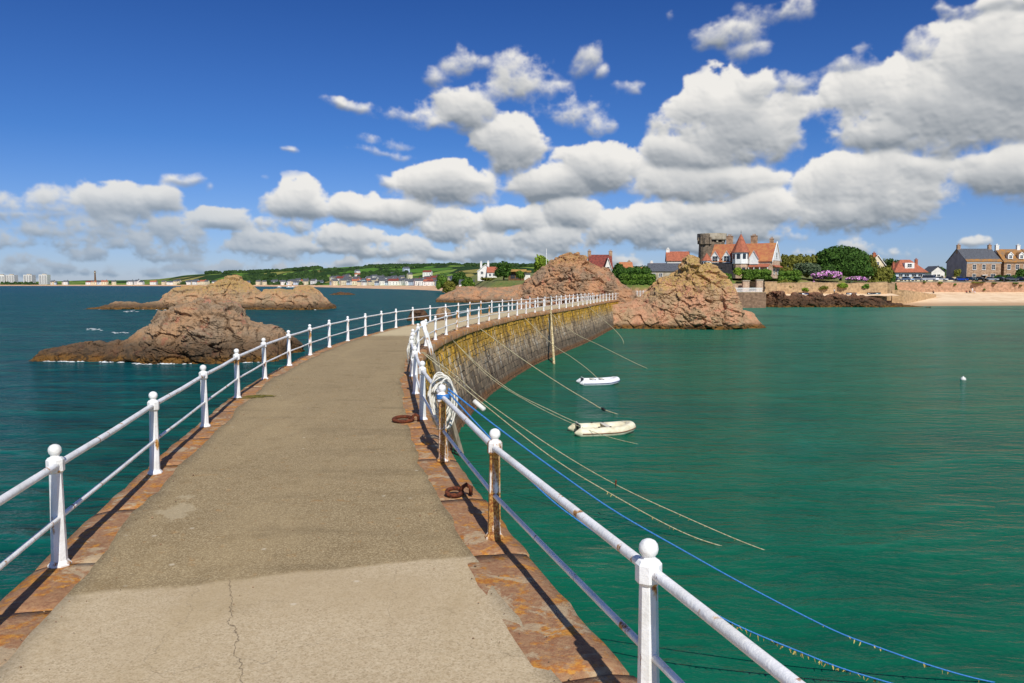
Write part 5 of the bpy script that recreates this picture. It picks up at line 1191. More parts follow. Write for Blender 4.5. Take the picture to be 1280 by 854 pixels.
# left: flat-roofed house, white house, cottages
x0, x1 = py_(633, 350, 340)[0], py_(664, 350, 340)[0]; w_ = (x1-x0)/2
fr = thing('flat_roofed_house', 'brown house with a broad ochre flat roof beside the dark round tree', 'house', ((x0+x1)/2, 340, gz((x0+x1)/2, 342) - .2))
fix_normals(MB().box(-w_+.8, w_*.45, 0, 8, -1, 3.7).build('wall', M['brown_wood'], fr)); fix_normals(MB().box(w_*.452, w_-.4, .8, 8, -1, 3.4).build('side_wing', M['render_w'], fr))
fix_normals(MB().box(-w_-.2, w_*.62, -1.6, 9, 3.72, 4.7).build('roof', M['thatch'], fr)); fix_normals(MB().box(w_*.63, w_, -.4, 9, 3.5, 4.2).build('wing_roof', M['thatch'], fr))
for wx in (-2.6, -.4): win(fr, wx, .8, 1.8, 1.7, 0, 'brown_wood')
simple_house('white_house', 'large white house with tall chimneys above the far sands', 597, 617, 430, 4.6, 8.2, 'render_w', 'slate', 9., 'y', chim=[(-.6, .6, 1.6), (.3, .5, 1.8)], cmat='render_w', wins=[(-.45, 3.1, 1.3, 1.3), (.4, 3.1, 1.3, 1.3), (-.45, .4, 1.3, 1.3), (.4, .4, 1.3, 1.3)], barge=True)
simple_house('white_house', 'white cottage with an orange roof joined to the large white house', 609, 621, 426, 2.8, 5.6, 'render_w', 'tile', 8., wins=[(-.4, .8, 1.2, 1.2), (.4, .8, 1.2, 1.2)])
simple_house('white_house', 'white cottage with a grey roof left of the large white house', 574, 592, 470, 3.0, 5.4, 'render_w', 'slate', 8., wins=[(-.5, .9, 1.3, 1.2), (.2, .9, 1.3, 1.2)])
simple_house('white_house', 'lone white gable among the scrub near the far sands', 557, 566, 560, 3.6, 7.0, 'render_w', 'slate', 8., 'y')
fp = place(683, 286); f_ = MB().tube([(fp[0], fp[1], fp[2]), (fp[0], fp[1], 11.), (fp[0], fp[1], py_(683, 311, 286)[2])], [.13, .11, .07], 8); f_.lathe([(.02, -.1), (.16, 0), (.02, .14)], 8, Matrix.Translation((fp[0], fp[1], py_(683, 311, 286)[2])))
tag(f_.build('flagpole', M['white_plain'], None, True), 'bare white flagpole behind the rust-coloured outcrop', 'flagpole')

# quay furniture and garden walls
def fence(label, a, b, z, h, n):
    root = thing('picket_fence', label, 'fence', (a[0], a[1], z)); d = np.array(b) - np.array(a); L = np.hypot(*d); d = d/L; rz = math.atan2(d[1], d[0]); root.rotation_euler = (0, 0, rz)
    mb = MB()
    for k in range(n): x = L*k/(n-1); mb.box(x-.05, x+.05, -.03, .03, 0, h)
    mb.build('pickets', M['trim'], root)
    for zz in (.25*h, .8*h): MB().box(0, L, .031, .07, zz-.05, zz+.05).build('rail', M['trim'], root)
fence('white picket fence along the top of the brown quay wall', (56.9, 212.9), (66.8, 213.3), 4.12, 1.25, 44)
for px, y, hh, lb in ((932, 220, 3.2, 'left pink stone gate pillar in the garden above the quay'), (949, 220, 3.4, 'right stone gate pillar in the garden above the quay')):
    c = py_(px, 360, y); r_ = thing('gate_pillar', lb, 'pillar', (c[0], y, 3.9)); MB().box(-.9, .9, -.5, .5, -.3, hh).build('shaft', M['stone_pale'], r_); MB().box(-1.05, 1.05, -.62, .62, hh+.002, hh+.25).build('cap', M['concrete'], r_)
wall_run('garden_wall', 'low pink garden wall between the quay and the villa', [(py_(p, 350, 222)[0], 222, 6.3) for p in (908, 920, 931)], 3.5, 6.3, .5, 'stone_pale', 'coping')
wall_run('garden_wall', 'long tan retaining wall at the foot of the villa garden', [(py_(p, 350, 226)[0], 226 + .1*k, 6.9) for k, p in enumerate((930, 945, 960, 972))], 3.5, 7., .5, 'bank_wall', 'coping')
wall_run('front_wall', 'cream rendered front-garden wall behind the parked cars', [(py_(p, 350, 276)[0], 276, 8.6) for p in range(1111, 1207, 12)], 6.3, 8.6, .35, 'cream_wall', 'coping')
o = MB().grid(np.array([[(x, 224.2, 3.0 + .1*math.sin(x)), (x, 229.2, 3.6)] for x in np.arange(73, 111, 2.)])).build('bank_path', M['sand']); tag(o, kind='structure')
if o.data.polygons[0].normal.z < 0: o.data.flip_normals()

# ------------------------------------------------------------------ trees, hedges, shrubs
def leafmat(name, c1, c2):
    m, nt, bs, tc = newmat(name); g = nt.n('ShaderNodeNewGeometry').outputs['Random Per Island']; P = tc.outputs['Object']
    c = nt.mix(g, c1, c2); c = nt.mix(nt.m('MULTIPLY', nt.ss(nt.noise(P, .5, 4, .6), .42, .64), .55), c, tuple(k*.55 for k in c1))
    nt.put(bs.inputs['Base Color'], c); bs.inputs['Roughness'].default_value = .75; bs.inputs['Specular IOR Level'].default_value = .2; return m
M['leaf_dark'] = leafmat('dark_green_leaf', srgb(44, 72, 24), srgb(78, 112, 40)); M['leaf_mid'] = leafmat('mid_green_leaf', srgb(66, 98, 30), srgb(104, 132, 46))
M['leaf_olive'] = leafmat('olive_leaf', srgb(98, 102, 36), srgb(132, 130, 56)); M['leaf_grey'] = leafmat('grey_green_leaf', srgb(74, 92, 66), srgb(104, 116, 84)); M['leaf_bright'] = leafmat('bright_green_leaf', srgb(104, 136, 34), srgb(150, 168, 60))
M['pink'] = leafmat('pink_blossom', srgb(222, 140, 212), srgb(240, 190, 232)); M['bark'] = pmat('tree_bark', srgb(96, 78, 60), None, 3., .9, .5)
def scatter(ells, n, leaf, seed, shell=.62, asp=.7):
    g = np.random.default_rng(seed); ells = np.array(ells, float); vol = (ells[:, 3]*ells[:, 4]*ells[:, 5])**.72; k = g.choice(len(ells), n, p=vol/vol.sum())
    d = g.normal(size=(n, 3)); d /= np.linalg.norm(d, axis=1)[:, None]; d[:, 2] = np.where(d[:, 2] < -.55, -d[:, 2]*.5, d[:, 2])
    lump = 1 + .17*fbm(d*2.3 + ells[k, :3]*.37, 3, seed); r = (shell + (1-shell)*g.random(n)**.6)*lump
    c = ells[k, :3] + d*ells[k, 3:]*r[:, None]
    nrm = d/ells[k, 3:]; nrm /= np.linalg.norm(nrm, axis=1)[:, None]; nrm = nrm + g.normal(size=(n, 3))*.65; nrm /= np.linalg.norm(nrm, axis=1)[:, None]
    t = np.cross(nrm, g.normal(size=(n, 3))); t /= np.linalg.norm(t, axis=1)[:, None]; b = np.cross(nrm, t); s_ = leaf*(.55 + .8*g.random(n))[:, None]
    V = np.stack([c - t*s_ , c - b*s_*asp, c + t*s_, c + b*s_*asp], 1)
    V += nrm[:, None, :]*(g.random((n, 4, 1)) - .5)*leaf*.5
    return V.reshape(-1, 3), [(4*i, 4*i+1, 4*i+2, 4*i+3) for i in range(n)]
def core(mb, ells, f, seed):
    n, mrow = 12, 8; th, ph = np.meshgrid(math.pi*np.arange(mrow+1)/mrow, 2*math.pi*np.arange(n)/n, indexing='ij')
    d = np.stack([np.sin(th)*np.cos(ph), np.sin(th)*np.sin(ph), np.cos(th)], -1).reshape(-1, 3)
    fc = [(i*n+j, (i+1)*n+j, (i+1)*n+(j+1) % n, i*n+(j+1) % n) for i in range(mrow) for j in range(n)]
    E = np.array(ells, float); s_ = f*(1 + .2*fbm((d[None]*2.3 + E[:, None, :3]*.37).reshape(-1, 3), 3, seed)).reshape(len(E), -1, 1)
    for q in range(len(E)): mb.add(E[q, :3] + d*E[q, 3:]*s_[q], fc)
def tree(name, label, px, y, ptop, wpx, mat, n, seed, ells=None, pbase=None, leaf=.34, trunk=True, cat='tree', flower=None, shell=.62):
    """a trunk with a crown of leaf clumps; ptop: photo row of its top, wpx: its width in photo pixels"""
    x = py_(px, 350, y)[0]; z0 = gz(x, y) - .1 if pbase is None else py_(px, pbase, y)[2]
    H = py_(px, ptop, y)[2] - z0; W = wpx/F*y/2; root = thing(name, label, cat, (x, y, z0))
    r = random.Random(seed)
    if ells is None:
        ells = [(0, 0, H*.55, W*.72, W*.7, H*.42)]
        for k in range(9):
            a = r.uniform(0, 6.28); rr_ = r.uniform(.3, .62); ells.append((W*rr_*math.cos(a), W*rr_*math.sin(a), H*r.uniform(.32, .78), W*r.uniform(.3, .46), W*r.uniform(.3, .46), H*r.uniform(.16, .26)))
    else: ells = [(a*W, b*W, c*H, d*W, e_*W, f*H) for a, b, c, d, e_, f in ells]
    mb = MB(); v, f = scatter(ells, n, leaf, seed, shell); core(mb, ells, .74, seed); mb.add(v, f)
    o = mb.build('crown', M[mat], root)
    if flower:
        v, f = scatter([(a, b, c+f_*.12, d*1.02, e_*1.02, f_) for a, b, c, d, e_, f_ in ells], int(n*flower), leaf*.9, seed+1, .93); fl = MB().add(v, f).build('blossom', M['pink'], root)
    if trunk:
        t = MB(); t.tube([(0, 0, -.4), (.05*H, .02*H, H*.25), (.02*H, 0, H*.6)], [.035*H+.08, .028*H+.05, .012*H], 8)
        for k in range(4): a = k*1.7; t.tube([(.03*H, 0, H*.22), (W*.3*math.cos(a), W*.3*math.sin(a), H*.45), (W*.5*math.cos(a), W*.5*math.sin(a), H*.6)], [.018*H, .012*H, .004*H], 6)
        t.build('trunk', M['bark'], root)
    return root
def hedge(label, px0, px1, y, ptop, mat, n, seed, depth=2., pbase=None, leaf=.3, name='hedge'):
    x0, x1 = py_(px0, 350, y)[0], py_(px1, 350, y)[0]; c = (x0+x1)/2; z0 = gz(c, y) if pbase is None else py_(px0, pbase, y)[2]
    H = py_(px0, ptop, y)[2] - z0; L = x1-x0; k = max(2, int(L/2.2)); r = random.Random(seed)
    root = thing(name, label, 'hedge', (c, y, z0)); ells = []
    for i in range(k):
        for zz in ((.30, .72) if H > 2.2 else (.5,)): ells.append((-L/2 + L*(i+.5)/k, r.uniform(-.2, .2), H*zz, L/k*.72, depth*.6, H*(.34 if H > 2.2 else .55)*r.uniform(.92, 1.06)))
    mb = MB(); core(mb, ells, .8, seed); v, f = scatter(ells, n, leaf, seed, .75); mb.add(v, f); mb.build('foliage', M[mat], root)
hedge('tall clipped olive hedge between the villa and the big round tree', 966, 1022, 246, 319.5, 'leaf_olive', 5200, 1, 3.)
tree('round_tree', 'big dark green dome-shaped tree behind the pink blossom', 1050, 246, 307.5, 73, 'leaf_dark', 9000, 2, ells=[(0, 0, .52, .93, .9, .48), (-.35, -.2, .62, .55, .6, .32), (.4, -.1, .6, .52, .6, .3), (.05, 0, .78, .6, .6, .23), (-.5, -.4, .3, .5, .5, .28), (.5, -.4, .28, .5, .5, .26), (0, -.6, .35, .55, .4, .3)], shell=.75)
tree('conifer', 'olive conifer hard against the right of the round tree', 1083, 254, 316, 32, 'leaf_olive', 3600, 3)
tree('bushy_tree', 'broad olive bush sloping down right of the conifer', 1099, 250, 329, 36, 'leaf_olive', 3200, 4)
tree('bushy_tree', 'dark bush at the end of the garden above the slipway', 1112, 254, 335, 20, 'leaf_dark', 1500, 5)
tree('shrub', 'grey-green shrub in front of the tall hedge', 1011, 238, 328, 42, 'leaf_grey', 3200, 6, trunk=False, cat='shrub')
tree('shrub', 'mid-green shrub at the left foot of the tall hedge', 978, 236, 341, 30, 'leaf_mid', 1500, 7, trunk=False, cat='shrub')
tree('shrub', 'dry tawny shrub on the garden bank beside the villa', 985, 231, 349, 36, 'leaf_olive', 1200, 8, trunk=False, cat='shrub')
tree('flowering_shrub', 'large mound of pink blossom below the big round tree', 1036, 233, 339, 44, 'leaf_mid', 1800, 9, trunk=False, cat='shrub', flower=.9, leaf=.34)
tree('flowering_shrub', 'smaller pink blossoming shrub further right along the bank', 1070, 233, 346, 32, 'leaf_mid', 1100, 10, trunk=False, cat='shrub', flower=.7, leaf=.3)
tree('flowering_shrub', 'little clump of pink flowers left of the blossom mound', 1017, 231, 352, 9, 'leaf_mid', 260, 11, trunk=False, cat='shrub', flower=.8, leaf=.22)
tree('shrub', 'green creeper spilling over the bank wall between the pink shrubs', 1053, 229, 353.5, 16, 'leaf_bright', 500, 12, trunk=False, cat='shrub', pbase=362)
tree('shrub', 'green creeper spilling over the right end of the bank wall', 1081, 229.2, 355, 12, 'leaf_mid', 400, 13, trunk=False, cat='shrub', pbase=363)
hedge('dark garden hedge in front of the villa porch', 929, 962, 223, 337.5, 'leaf_mid', 2600, 14, 2.2, 351)
tree('shrub', 'yellow-green shrub by the foot of the turret', 922, 222, 334, 11, 'leaf_bright', 700, 15, trunk=False, cat='shrub', pbase=348)
hedge('low lawn-side hedge between villa and grey-green shrub', 962, 1000, 233, 338.5, 'leaf_mid', 1800, 16, 2.)
tree('shrub', 'low green bush right of the pink outcrop', 908, 219, 341, 16, 'leaf_mid', 800, 17, trunk=False, cat='shrub', pbase=356)
hedge('clipped bright green hedge left of the pink outcrop', 775, 818, 205, 343, 'leaf_mid', 2600, 18, 2., 357)
hedge('taller rough hedge behind the clipped green hedge', 772, 812, 232, 334.5, 'leaf_dark', 2000, 19, 2.5)
tree('bushy_tree', 'dark tree between the red-roofed house and the clipped hedge', 772, 246, 328, 18, 'leaf_dark', 1200, 20)
hedge('dark clipped hedge behind the cars at the right edge', 1244, 1292, 272, 344.3, 'leaf_dark', 1500, 21, 1.6)
tree('bushy_tree', 'small dark tree in front of the terraced house', 1275, 275, 335.5, 15, 'leaf_dark', 1100, 22)
tree('shrub', 'small shrub against the grey gable of the granite house', 1196, 277, 335.8, 10, 'leaf_olive', 500, 23, trunk=False, cat='shrub')
tree('bushy_tree', 'dark spreading tree behind the bungalow', 1120, 320, 323.5, 26, 'leaf_dark', 1400, 24, leaf=.4)
tree('bushy_tree', 'sparse dark tree behind the brown gabled house', 1107, 330, 322, 14, 'leaf_grey', 700, 25, leaf=.4)
tree('round_tree', 'dark round tree left of the flat-roofed house', 629, 332, 325.5, 26, 'leaf_dark', 2600, 26, leaf=.42)
tree('palm_like_tree', 'bright yellow-green tree beside the flagpole', 677, 292, 319, 27, 'leaf_bright', 2200, 27, leaf=.42)
tree('bushy_tree', 'green bush in front of the flat-roofed house', 650, 334, 338, 14, 'leaf_mid', 700, 28, leaf=.4)
for k, (px, y, pt, w_, mt, lb) in enumerate([(1148, 312, 341, 14, 'leaf_olive', 'low olive shrub beside the bungalow wall'), (1170, 330, 332.5, 30, 'leaf_dark', 'dark belt of trees beyond the small white house'), (640, 420, 334, 30, 'leaf_dark', 'dark trees beyond the flat-roofed house'), (575, 520, 338, 24, 'leaf_dark', 'dark trees behind the white cottages by the sands'), (553, 600, 340, 22, 'leaf_mid', 'green trees at the back of the far sands'), (805, 400, 331, 40, 'leaf_dark', 'belt of dark trees on the skyline left of the pink outcrop'), (585, 400, 347, 22, 'leaf_mid', 'low green scrub below the white cottages'), (612, 380, 347.5, 26, 'leaf_olive', 'olive scrub below the large white house'), (562, 440, 350, 22, 'leaf_olive', 'olive scrub at the edge of the far sands')]):
    tree('bushy_tree' if pt < 345 else 'shrub', lb, px, y, pt, w_, mt, 1500, 40+k, leaf=.5, trunk=pt < 345, cat='tree' if pt < 345 else 'shrub')
for k, (px, y, pt, w_, mt, lb) in enumerate(((966, 230, 352, 16, 'leaf_olive', 'dry grassy shrub at the left end of the bank wall'), (992, 231, 353, 14, 'leaf_mid', 'small green shrub on top of the bank wall below the grey-green shrub'), (1006, 228.9, 359, 12, 'leaf_bright', 'green tuft hanging on the bank wall above the navy upturned boat'), (1030, 228.9, 357, 14, 'leaf_olive', 'olive creeper on the bank wall above the brown upturned boat'), (1062, 231, 351, 14, 'leaf_grey', 'grey-green shrub between the two pink blossoming shrubs'), (1091, 231, 350, 18, 'leaf_olive', 'olive shrub on top of the bank wall near its right end'), (1101, 232, 352, 10, 'leaf_mid', 'small green shrub at the right end of the bank wall'))):
    tree('shrub', lb, px, y, pt, w_, mt, 420, 80+k, trunk=False, cat='shrub', pbase=pt + 6.5, leaf=.24)
for k, (px, pt, w_) in enumerate(((1156, 351.5, 4), (1175.5, 351.8, 7), (1194, 354.5, 3.5), (1222, 352.2, 20), (1231, 361, 3), (1243, 352.8, 8), (1270, 353, 9), (1276, 356, 4))):
    tree('wall_plant', ('plant rooted in the sea wall, the %s from the slipway' % ('nearest', 'second', 'third', 'fourth and widest', 'fifth, low on the wall', 'sixth', 'seventh', 'eighth')[k]), px, 262.3, pt, w_, 'leaf_olive' if k % 2 else 'leaf_mid', 240, 60+k, trunk=False, cat='plant', pbase=pt + (4.2 if k == 1 else 2.6), leaf=.16)

# ------------------------------------------------------------------ cars along the sea front
def carpaint(name, c, rough=.25): m = pmat(name, c, c, 1., rough, 0, .6); return m
CP = {'white': carpaint('white_car_paint', srgb(232, 234, 236)), 'blue': carpaint('blue_car_paint', srgb(24, 70, 176)), 'black': carpaint('black_car_paint', srgb(22, 24, 28)), 'grey': carpaint('grey_car_paint', srgb(96, 100, 108)), 'silver': carpaint('silver_car_paint', srgb(176, 184, 192)), 'navy': carpaint('navy_car_paint', srgb(26, 34, 74)), 'teal': carpaint('dark_teal_car_paint', srgb(28, 66, 72)), 'sky': carpaint('pale_blue_car_paint', srgb(150, 182, 214))}
M['tyre'] = pmat('tyre_rubber', srgb(22, 22, 23), None, 5., .9, 0); M['rim'] = pmat('wheel_rim', srgb(170, 172, 176), None, 5., .3, 0, metal=.6); M['lamp'] = pmat('headlight_glass', srgb(225, 228, 232), None, 5., .1, 0, .6)
def car(px, y, rz, paint, label, van=False):
    x = py_(px, 350, y)[0]; root = thing('parked_van' if van else 'parked_car', label, 'van' if van else 'car', (x, y, gz(x, y)+.17), rz, 'vehicles parked along the sea front')
    L, W, = (4.9, .98) if van else (4.2, .87); hB, hT = (1.05, 2.05) if van else (.86, 1.46)
    low = [(-L/2, .32), (L/2, .32), (L/2+.03, .62), (L/2-.12, hB-.1), (L/2-1.0, hB), (-L/2+.15, hB), (-L/2-.02, .75)]
    mb = MB(); rows = [(-W+.10, .94), (-W, 1.), (W, 1.), (W-.10, .94)]
    n = len(low); v = []
    for yy, s_ in ((-W, .97), (-W+.07, 1.), (W-.07, 1.), (W, .97)): v += [(a*s_, yy, .32+(b-.32)*(.96 if s_ < 1 else 1.)) for a, b in low]
    f = [tuple(range(n-1, -1, -1)), tuple(range(3*n, 4*n))] + [(k*n+i, k*n+(i+1) % n, (k+1)*n+(i+1) % n, (k+1)*n+i) for k in range(3) for i in range(n)]
    fix_normals(mb.add(v, f).build('body', CP[paint], root))
    a0, a1, b0, b1 = (-L/2+.1, L/2-.95, -L/2+.2, L/2-1.5) if van else (-L/2+.35, L/2-1.15, -L/2+.95, L/2-1.95)
    g = [(a0, -W+.06, hB-.01), (a1, -W+.06, hB-.01), (a1, W-.06, hB-.01), (a0, W-.06, hB-.01), (b0, -W+.2, hT-.06), (b1, -W+.2, hT-.06), (b1, W-.2, hT-.06), (b0, W-.2, hT-.06)]
    fix_normals(MB().add(g, [(0, 3, 2, 1), (4, 5, 6, 7), (0, 1, 5, 4), (1, 2, 6, 5), (2, 3, 7, 6), (3, 0, 4, 7)]).build('windows', M['pane'], root))
    fix_normals(MB().box(b0-.04, b1+.04, -W+.19, W-.19, hT-.06, hT).build('roof', CP[paint], root))
    for sx in (-L/2+.8, L/2-.8):
        for sy in (-1, 1):
            T = Matrix.Translation((sx, sy*(W-.09), .32)) @ Matrix.Rotation(R(90), 4, 'X')
            wv = MB().lathe([(.2, -.1), (.31, -.1), (.33, -.06), (.33, .06), (.31, .1), (.2, .1)], 16, T).build('wheel', M['tyre'], root); MB().lathe([(.19, -.105), (.2, .105)], 12, T).build('rim', M['rim'], wv)
    for sy in (-1, 1): MB().box(L/2-.1, L/2-.01, sy*(W-.28)-.16, sy*(W-.28)+.16, .6, .76).build('headlight', M['lamp'], root)
    return root
for px, paint, rz, lb, van in ((1120, 'grey', -80, 'grey car parked furthest left, by the end of the cream wall', 0), (1134, 'sky', -62, 'pale blue car parked left of the silver car', 0), (1148, 'silver', -58, 'silver car parked just left of the white van', 0), (1163, 'white', -55, 'white van standing taller than the cars around it', 1),
        (1176, 'white', -48, 'white car parked next to the white van', 0), (1188, 'navy', -40, 'dark navy car parked left of the bright blue one', 0), (1201.5, 'blue', -30, 'bright blue car in front of the cream wall end', 0), (1213, 'teal', -60, 'dark teal car at the left corner of the granite house', 0), (1226, 'black', -50, 'black car in front of the granite house door', 0), (1239.5, 'silver', -40, 'silver car in front of the granite house right window', 0), (1252, 'black', -60, 'black car at the left end of the dark hedge', 0), (1264.5, 'grey', -35, 'grey car in front of the dark hedge', 0), (1277.5, 'navy', -55, 'dark car cut off by the right edge', 0)):
    car(px, 268.2, R(rz), paint, lb, van)

# ------------------------------------------------------------------ people and small boats on the bank and the sand
M['skin'] = pmat('skin', srgb(206, 156, 128), None, 5., .6, 0); M['hair'] = pmat('dark_hair', srgb(52, 38, 28), None, 5., .8, 0)
CL = {k: pmat(k + '_clothing', srgb(*v), None, 5., .9, .2) for k, v in {'white': (232, 232, 230), 'dark': (38, 40, 48), 'red': (150, 40, 44), 'black': (26, 26, 28), 'pink': (220, 180, 180)}.items()}
def person(label, loc, rz, top, legs, sit=False):
    root = thing('person', label, 'person', loc, rz)
    if sit: J = {'pel': (0, 0, .16), 'chest': (-.06, 0, .52), 'neck': (-.04, 0, .70), 'head': (.0, 0, .84), 'hl': (.0, .1, .14), 'kl': (.38, .13, .42), 'fl': (.62, .12, .06), 'toel': (.76, .12, .04), 'hr': (0, -.1, .14), 'kr': (.40, -.15, .38), 'fr': (.66, -.14, .06), 'toer': (.80, -.14, .04), 'sl': (-.06, .19, .62), 'el': (.12, .25, .40), 'wl': (.34, .17, .42), 'sr': (-.06, -.19, .62), 'er': (.1, -.25, .40), 'wr': (.33, -.19, .38)}
    else: J = {'pel': (0, 0, .92), 'chest': (0, 0, 1.28), 'neck': (0, 0, 1.48), 'head': (.02, 0, 1.63), 'hl': (0, .1, .88), 'kl': (.1, .11, .48), 'fl': (.02, .11, .07), 'toel': (.17, .12, .04), 'hr': (0, -.1, .88), 'kr': (0, -.11, .48), 'fr': (-.18, -.11, .09), 'toer': (-.04, -.12, .04), 'sl': (0, .2, 1.40), 'el': (-.06, .25, 1.12), 'wl': (.08, .24, .88), 'sr': (0, -.2, 1.40), 'er': (-.02, -.25, 1.12), 'wr': (.12, -.23, .90)}
    rad = {'pel': .14, 'chest': .15, 'neck': .055, 'head': .10, 'hl': .09, 'kl': .06, 'fl': .042, 'toel': .035, 'hr': .09, 'kr': .06, 'fr': .042, 'toer': .035, 'sl': .06, 'el': .043, 'wl': .032, 'sr': .06, 'er': .043, 'wr': .032}
    E = [('pel', 'chest'), ('chest', 'neck'), ('neck', 'head'), ('pel', 'hl'), ('hl', 'kl'), ('kl', 'fl'), ('fl', 'toel'), ('pel', 'hr'), ('hr', 'kr'), ('kr', 'fr'), ('fr', 'toer'), ('chest', 'sl'), ('sl', 'el'), ('el', 'wl'), ('chest', 'sr'), ('sr', 'er'), ('er', 'wr')]
    ks = list(J); me = bpy.data.meshes.new('body'); me.from_pydata([J[k] for k in ks], [(ks.index(a), ks.index(b)) for a, b in E], []); o = bpy.data.objects.new('body', me); COL.objects.link(o)
    o.modifiers.new('skin', 'SKIN'); o.modifiers.new('sub', 'SUBSURF').levels = 1; o.modifiers['sub'].render_levels = 1
    for k, s_ in zip(ks, me.skin_vertices[0].data): s_.radius = (rad[k]*(1. if k not in ('pel', 'chest') else .85), rad[k]); s_.use_root = k == 'pel'
    dg = bpy.context.evaluated_depsgraph_get(); m2 = bpy.data.meshes.new_from_object(o.evaluated_get(dg)); bpy.data.objects.remove(o)
    b = bpy.data.objects.new('body', m2); COL.objects.link(b); b.parent = root; m2.materials.clear()
    for mt in (M['skin'], CL[top], CL[legs]): m2.materials.append(mt)
    zh = J['pel'][2] + .02; zn = J['neck'][2] - .03
    for p_ in m2.polygons:
        c = p_.center; low = c.z < zh if not sit else (c.x > .1 and abs(c.y) < .2 or c.z < .2)
        p_.material_index = 2 if low else (0 if c.z > zn or (not sit and c.z < .95 and abs(c.y) > .2) else 1); p_.use_smooth = True
    hd = J['head']; MB().lathe([(.02, -.06), (.105, -.03), (.112, .03), (.085, .09), (.01, .12)], 12, Matrix.Translation((hd[0]-.02, hd[1], hd[2]+.02))).build('hair', M['hair'], root, True)
    return root
person('person in a white top and dark trousers walking below the bank wall', (py_(1043, 360, 226.6)[0], 226.6, 3.33), R(20), 'white', 'dark')
bz_ = lambda x, y: 3.9*((y - (228 + (x-104)*.16))/(264.5 - (228 + (x-104)*.16)))**.85
for px, top, legs, lb, yy in ((1207.8, 'red', 'dark', 'person in dark red sitting on the sand against the sea wall', 260), (1212.2, 'black', 'black', 'person in black sitting on the sand beside the one in red', 260), (1218, 'pink', 'white', 'person in pale pink sitting furthest right below the sea wall', 260)):
    x = py_(px, 364, yy)[0]; person(lb, (x, yy, bz_(x, yy) + .0), R(-90 + (px % 7)*4), top, legs, True)
x = py_(1215.5, 364, 260.4)[0]; person('person in white standing between the sitters by the sea wall', (x, 260.4, bz_(x, 260.4)), R(-70), 'white', 'white')
x = py_(1166.5, 366, 259)[0]; person('lone dark figure sitting below the white van', (x, 259, bz_(x, 259)), R(-100), 'black', 'dark', True)
def boat(label, px, y, z, L, paint, rz, upturned=True):
    x = py_(px, 362, y)[0]; root = thing('rowing_boat', label, 'boat', (x, y, z), rz); mb = MB(); n = 12; G = []
    for i in range(n+1):
        t = i/n; w = .62*(math.sin(math.pi*min(1, .18 + t*.82))**.7)*L/3.2; row = []
        for k in range(9): a = math.pi*k/8; row.append((-L/2 + L*t, w*math.cos(a), (.5 - .06*math.sin(math.pi*t))*math.sin(a)**.8 if upturned else .5 - .5*math.sin(a)**.8))
        G.append(row)
    o = fix_normals(mb.grid(np.array(G)).build('hull', CP[paint] if paint in CP else M[paint], root, True))
    b = MB().box(-L/2*.95, L/2*.95, -.03, .03, .42 if upturned else .0, .56 if upturned else .08); b.build('keel', M['brown_wood'], root)
    for s_ in (-1, 1): MB().tube([(-L/2 + L*i/n, s_*.64*(math.sin(math.pi*min(1, .18 + i/n*.82))**.7)*L/3.2, .03 if upturned else .5) for i in range(n+1)], .035, 6).build('gunwale', M['trim'], root)
boat('upturned navy rowing boat at the left of the bank', 1009, 226.6, 3.36, 3.4, 'navy', R(8)); boat('upturned dark rowing boat touching the navy one', 1003.5, 227, 3.4, 2.6, 'black', R(-10)); boat('long brown upturned rowing boat on the bank', 1021.5, 226.8, 3.38, 3.6, 'brown_wood', R(4)); boat('grey upturned rowing boat under the smaller pink shrub', 1064.5, 226.8, 3.38, 2.8, 'grey', R(-6)); boat('dark upturned boat near the right end of the bank wall', 1089.5, 227.2, 3.4, 2.4, 'black', R(5)); boat('small green upturned boat at the right end of the bank wall', 1096.5, 227.4, 3.42, 2.0, 'teal', R(-12))

# ------------------------------------------------------------------ the far shore
def block(label, px, ptop, wpx, y):
    x = py_(px, 350, y)[0]; z0 = 4.; H = py_(px, ptop, y)[2] - z0; W = wpx/F*y/2; root = thing('tower_block', label, 'apartment block', (x, y, z0))
    fix_normals(MB().box(-W, W, 0, W*1.6, 0, H).build('wall', M['render_w'], root)); fix_normals(MB().box(-W*.4, W*.4, W*.4, W, H+.01, H+3).build('roof_house', M['concrete'], root))
    mb = MB(); n = int(H/3)
    for k in range(1, n):
        for a, b in ((-.9, -.35), (-.2, .2), (.35, .9)): mb.box(W*a, W*b, -.25, -.01, k*3, k*3+1.3)
    mb.build('windows', M['pane'], root)
for lb, px, pt, w_ in (('white tower block cut by the left edge of the picture', 1, 344, 9), ('broad white tower block second from the left edge', 12.7, 343.8, 10), ('white tower block third from the left edge', 34.4, 343.6, 10.5), ('white tower block standing furthest right of the four', 53.6, 343.4, 10.2)): block(lb, px, pt, w_, 2780)
x, y = py_(119, 350, 2700)[0], 2700; zt = py_(119, 338.5, y)[2]
c = thing('chimney_tower', 'tall slim brown chimney tower on the far left shore', 'tower', (x, y, 4)); MB().lathe([(3.6, 0), (2.2, zt-14), (2.0, zt-4)], 12).build('stack', M['brown_wood'], c); MB().lathe([(2., zt-13), (3.4, zt-12), (3.4, zt-9), (2., zt-8)], 12).build('gallery', M['concrete'], c)
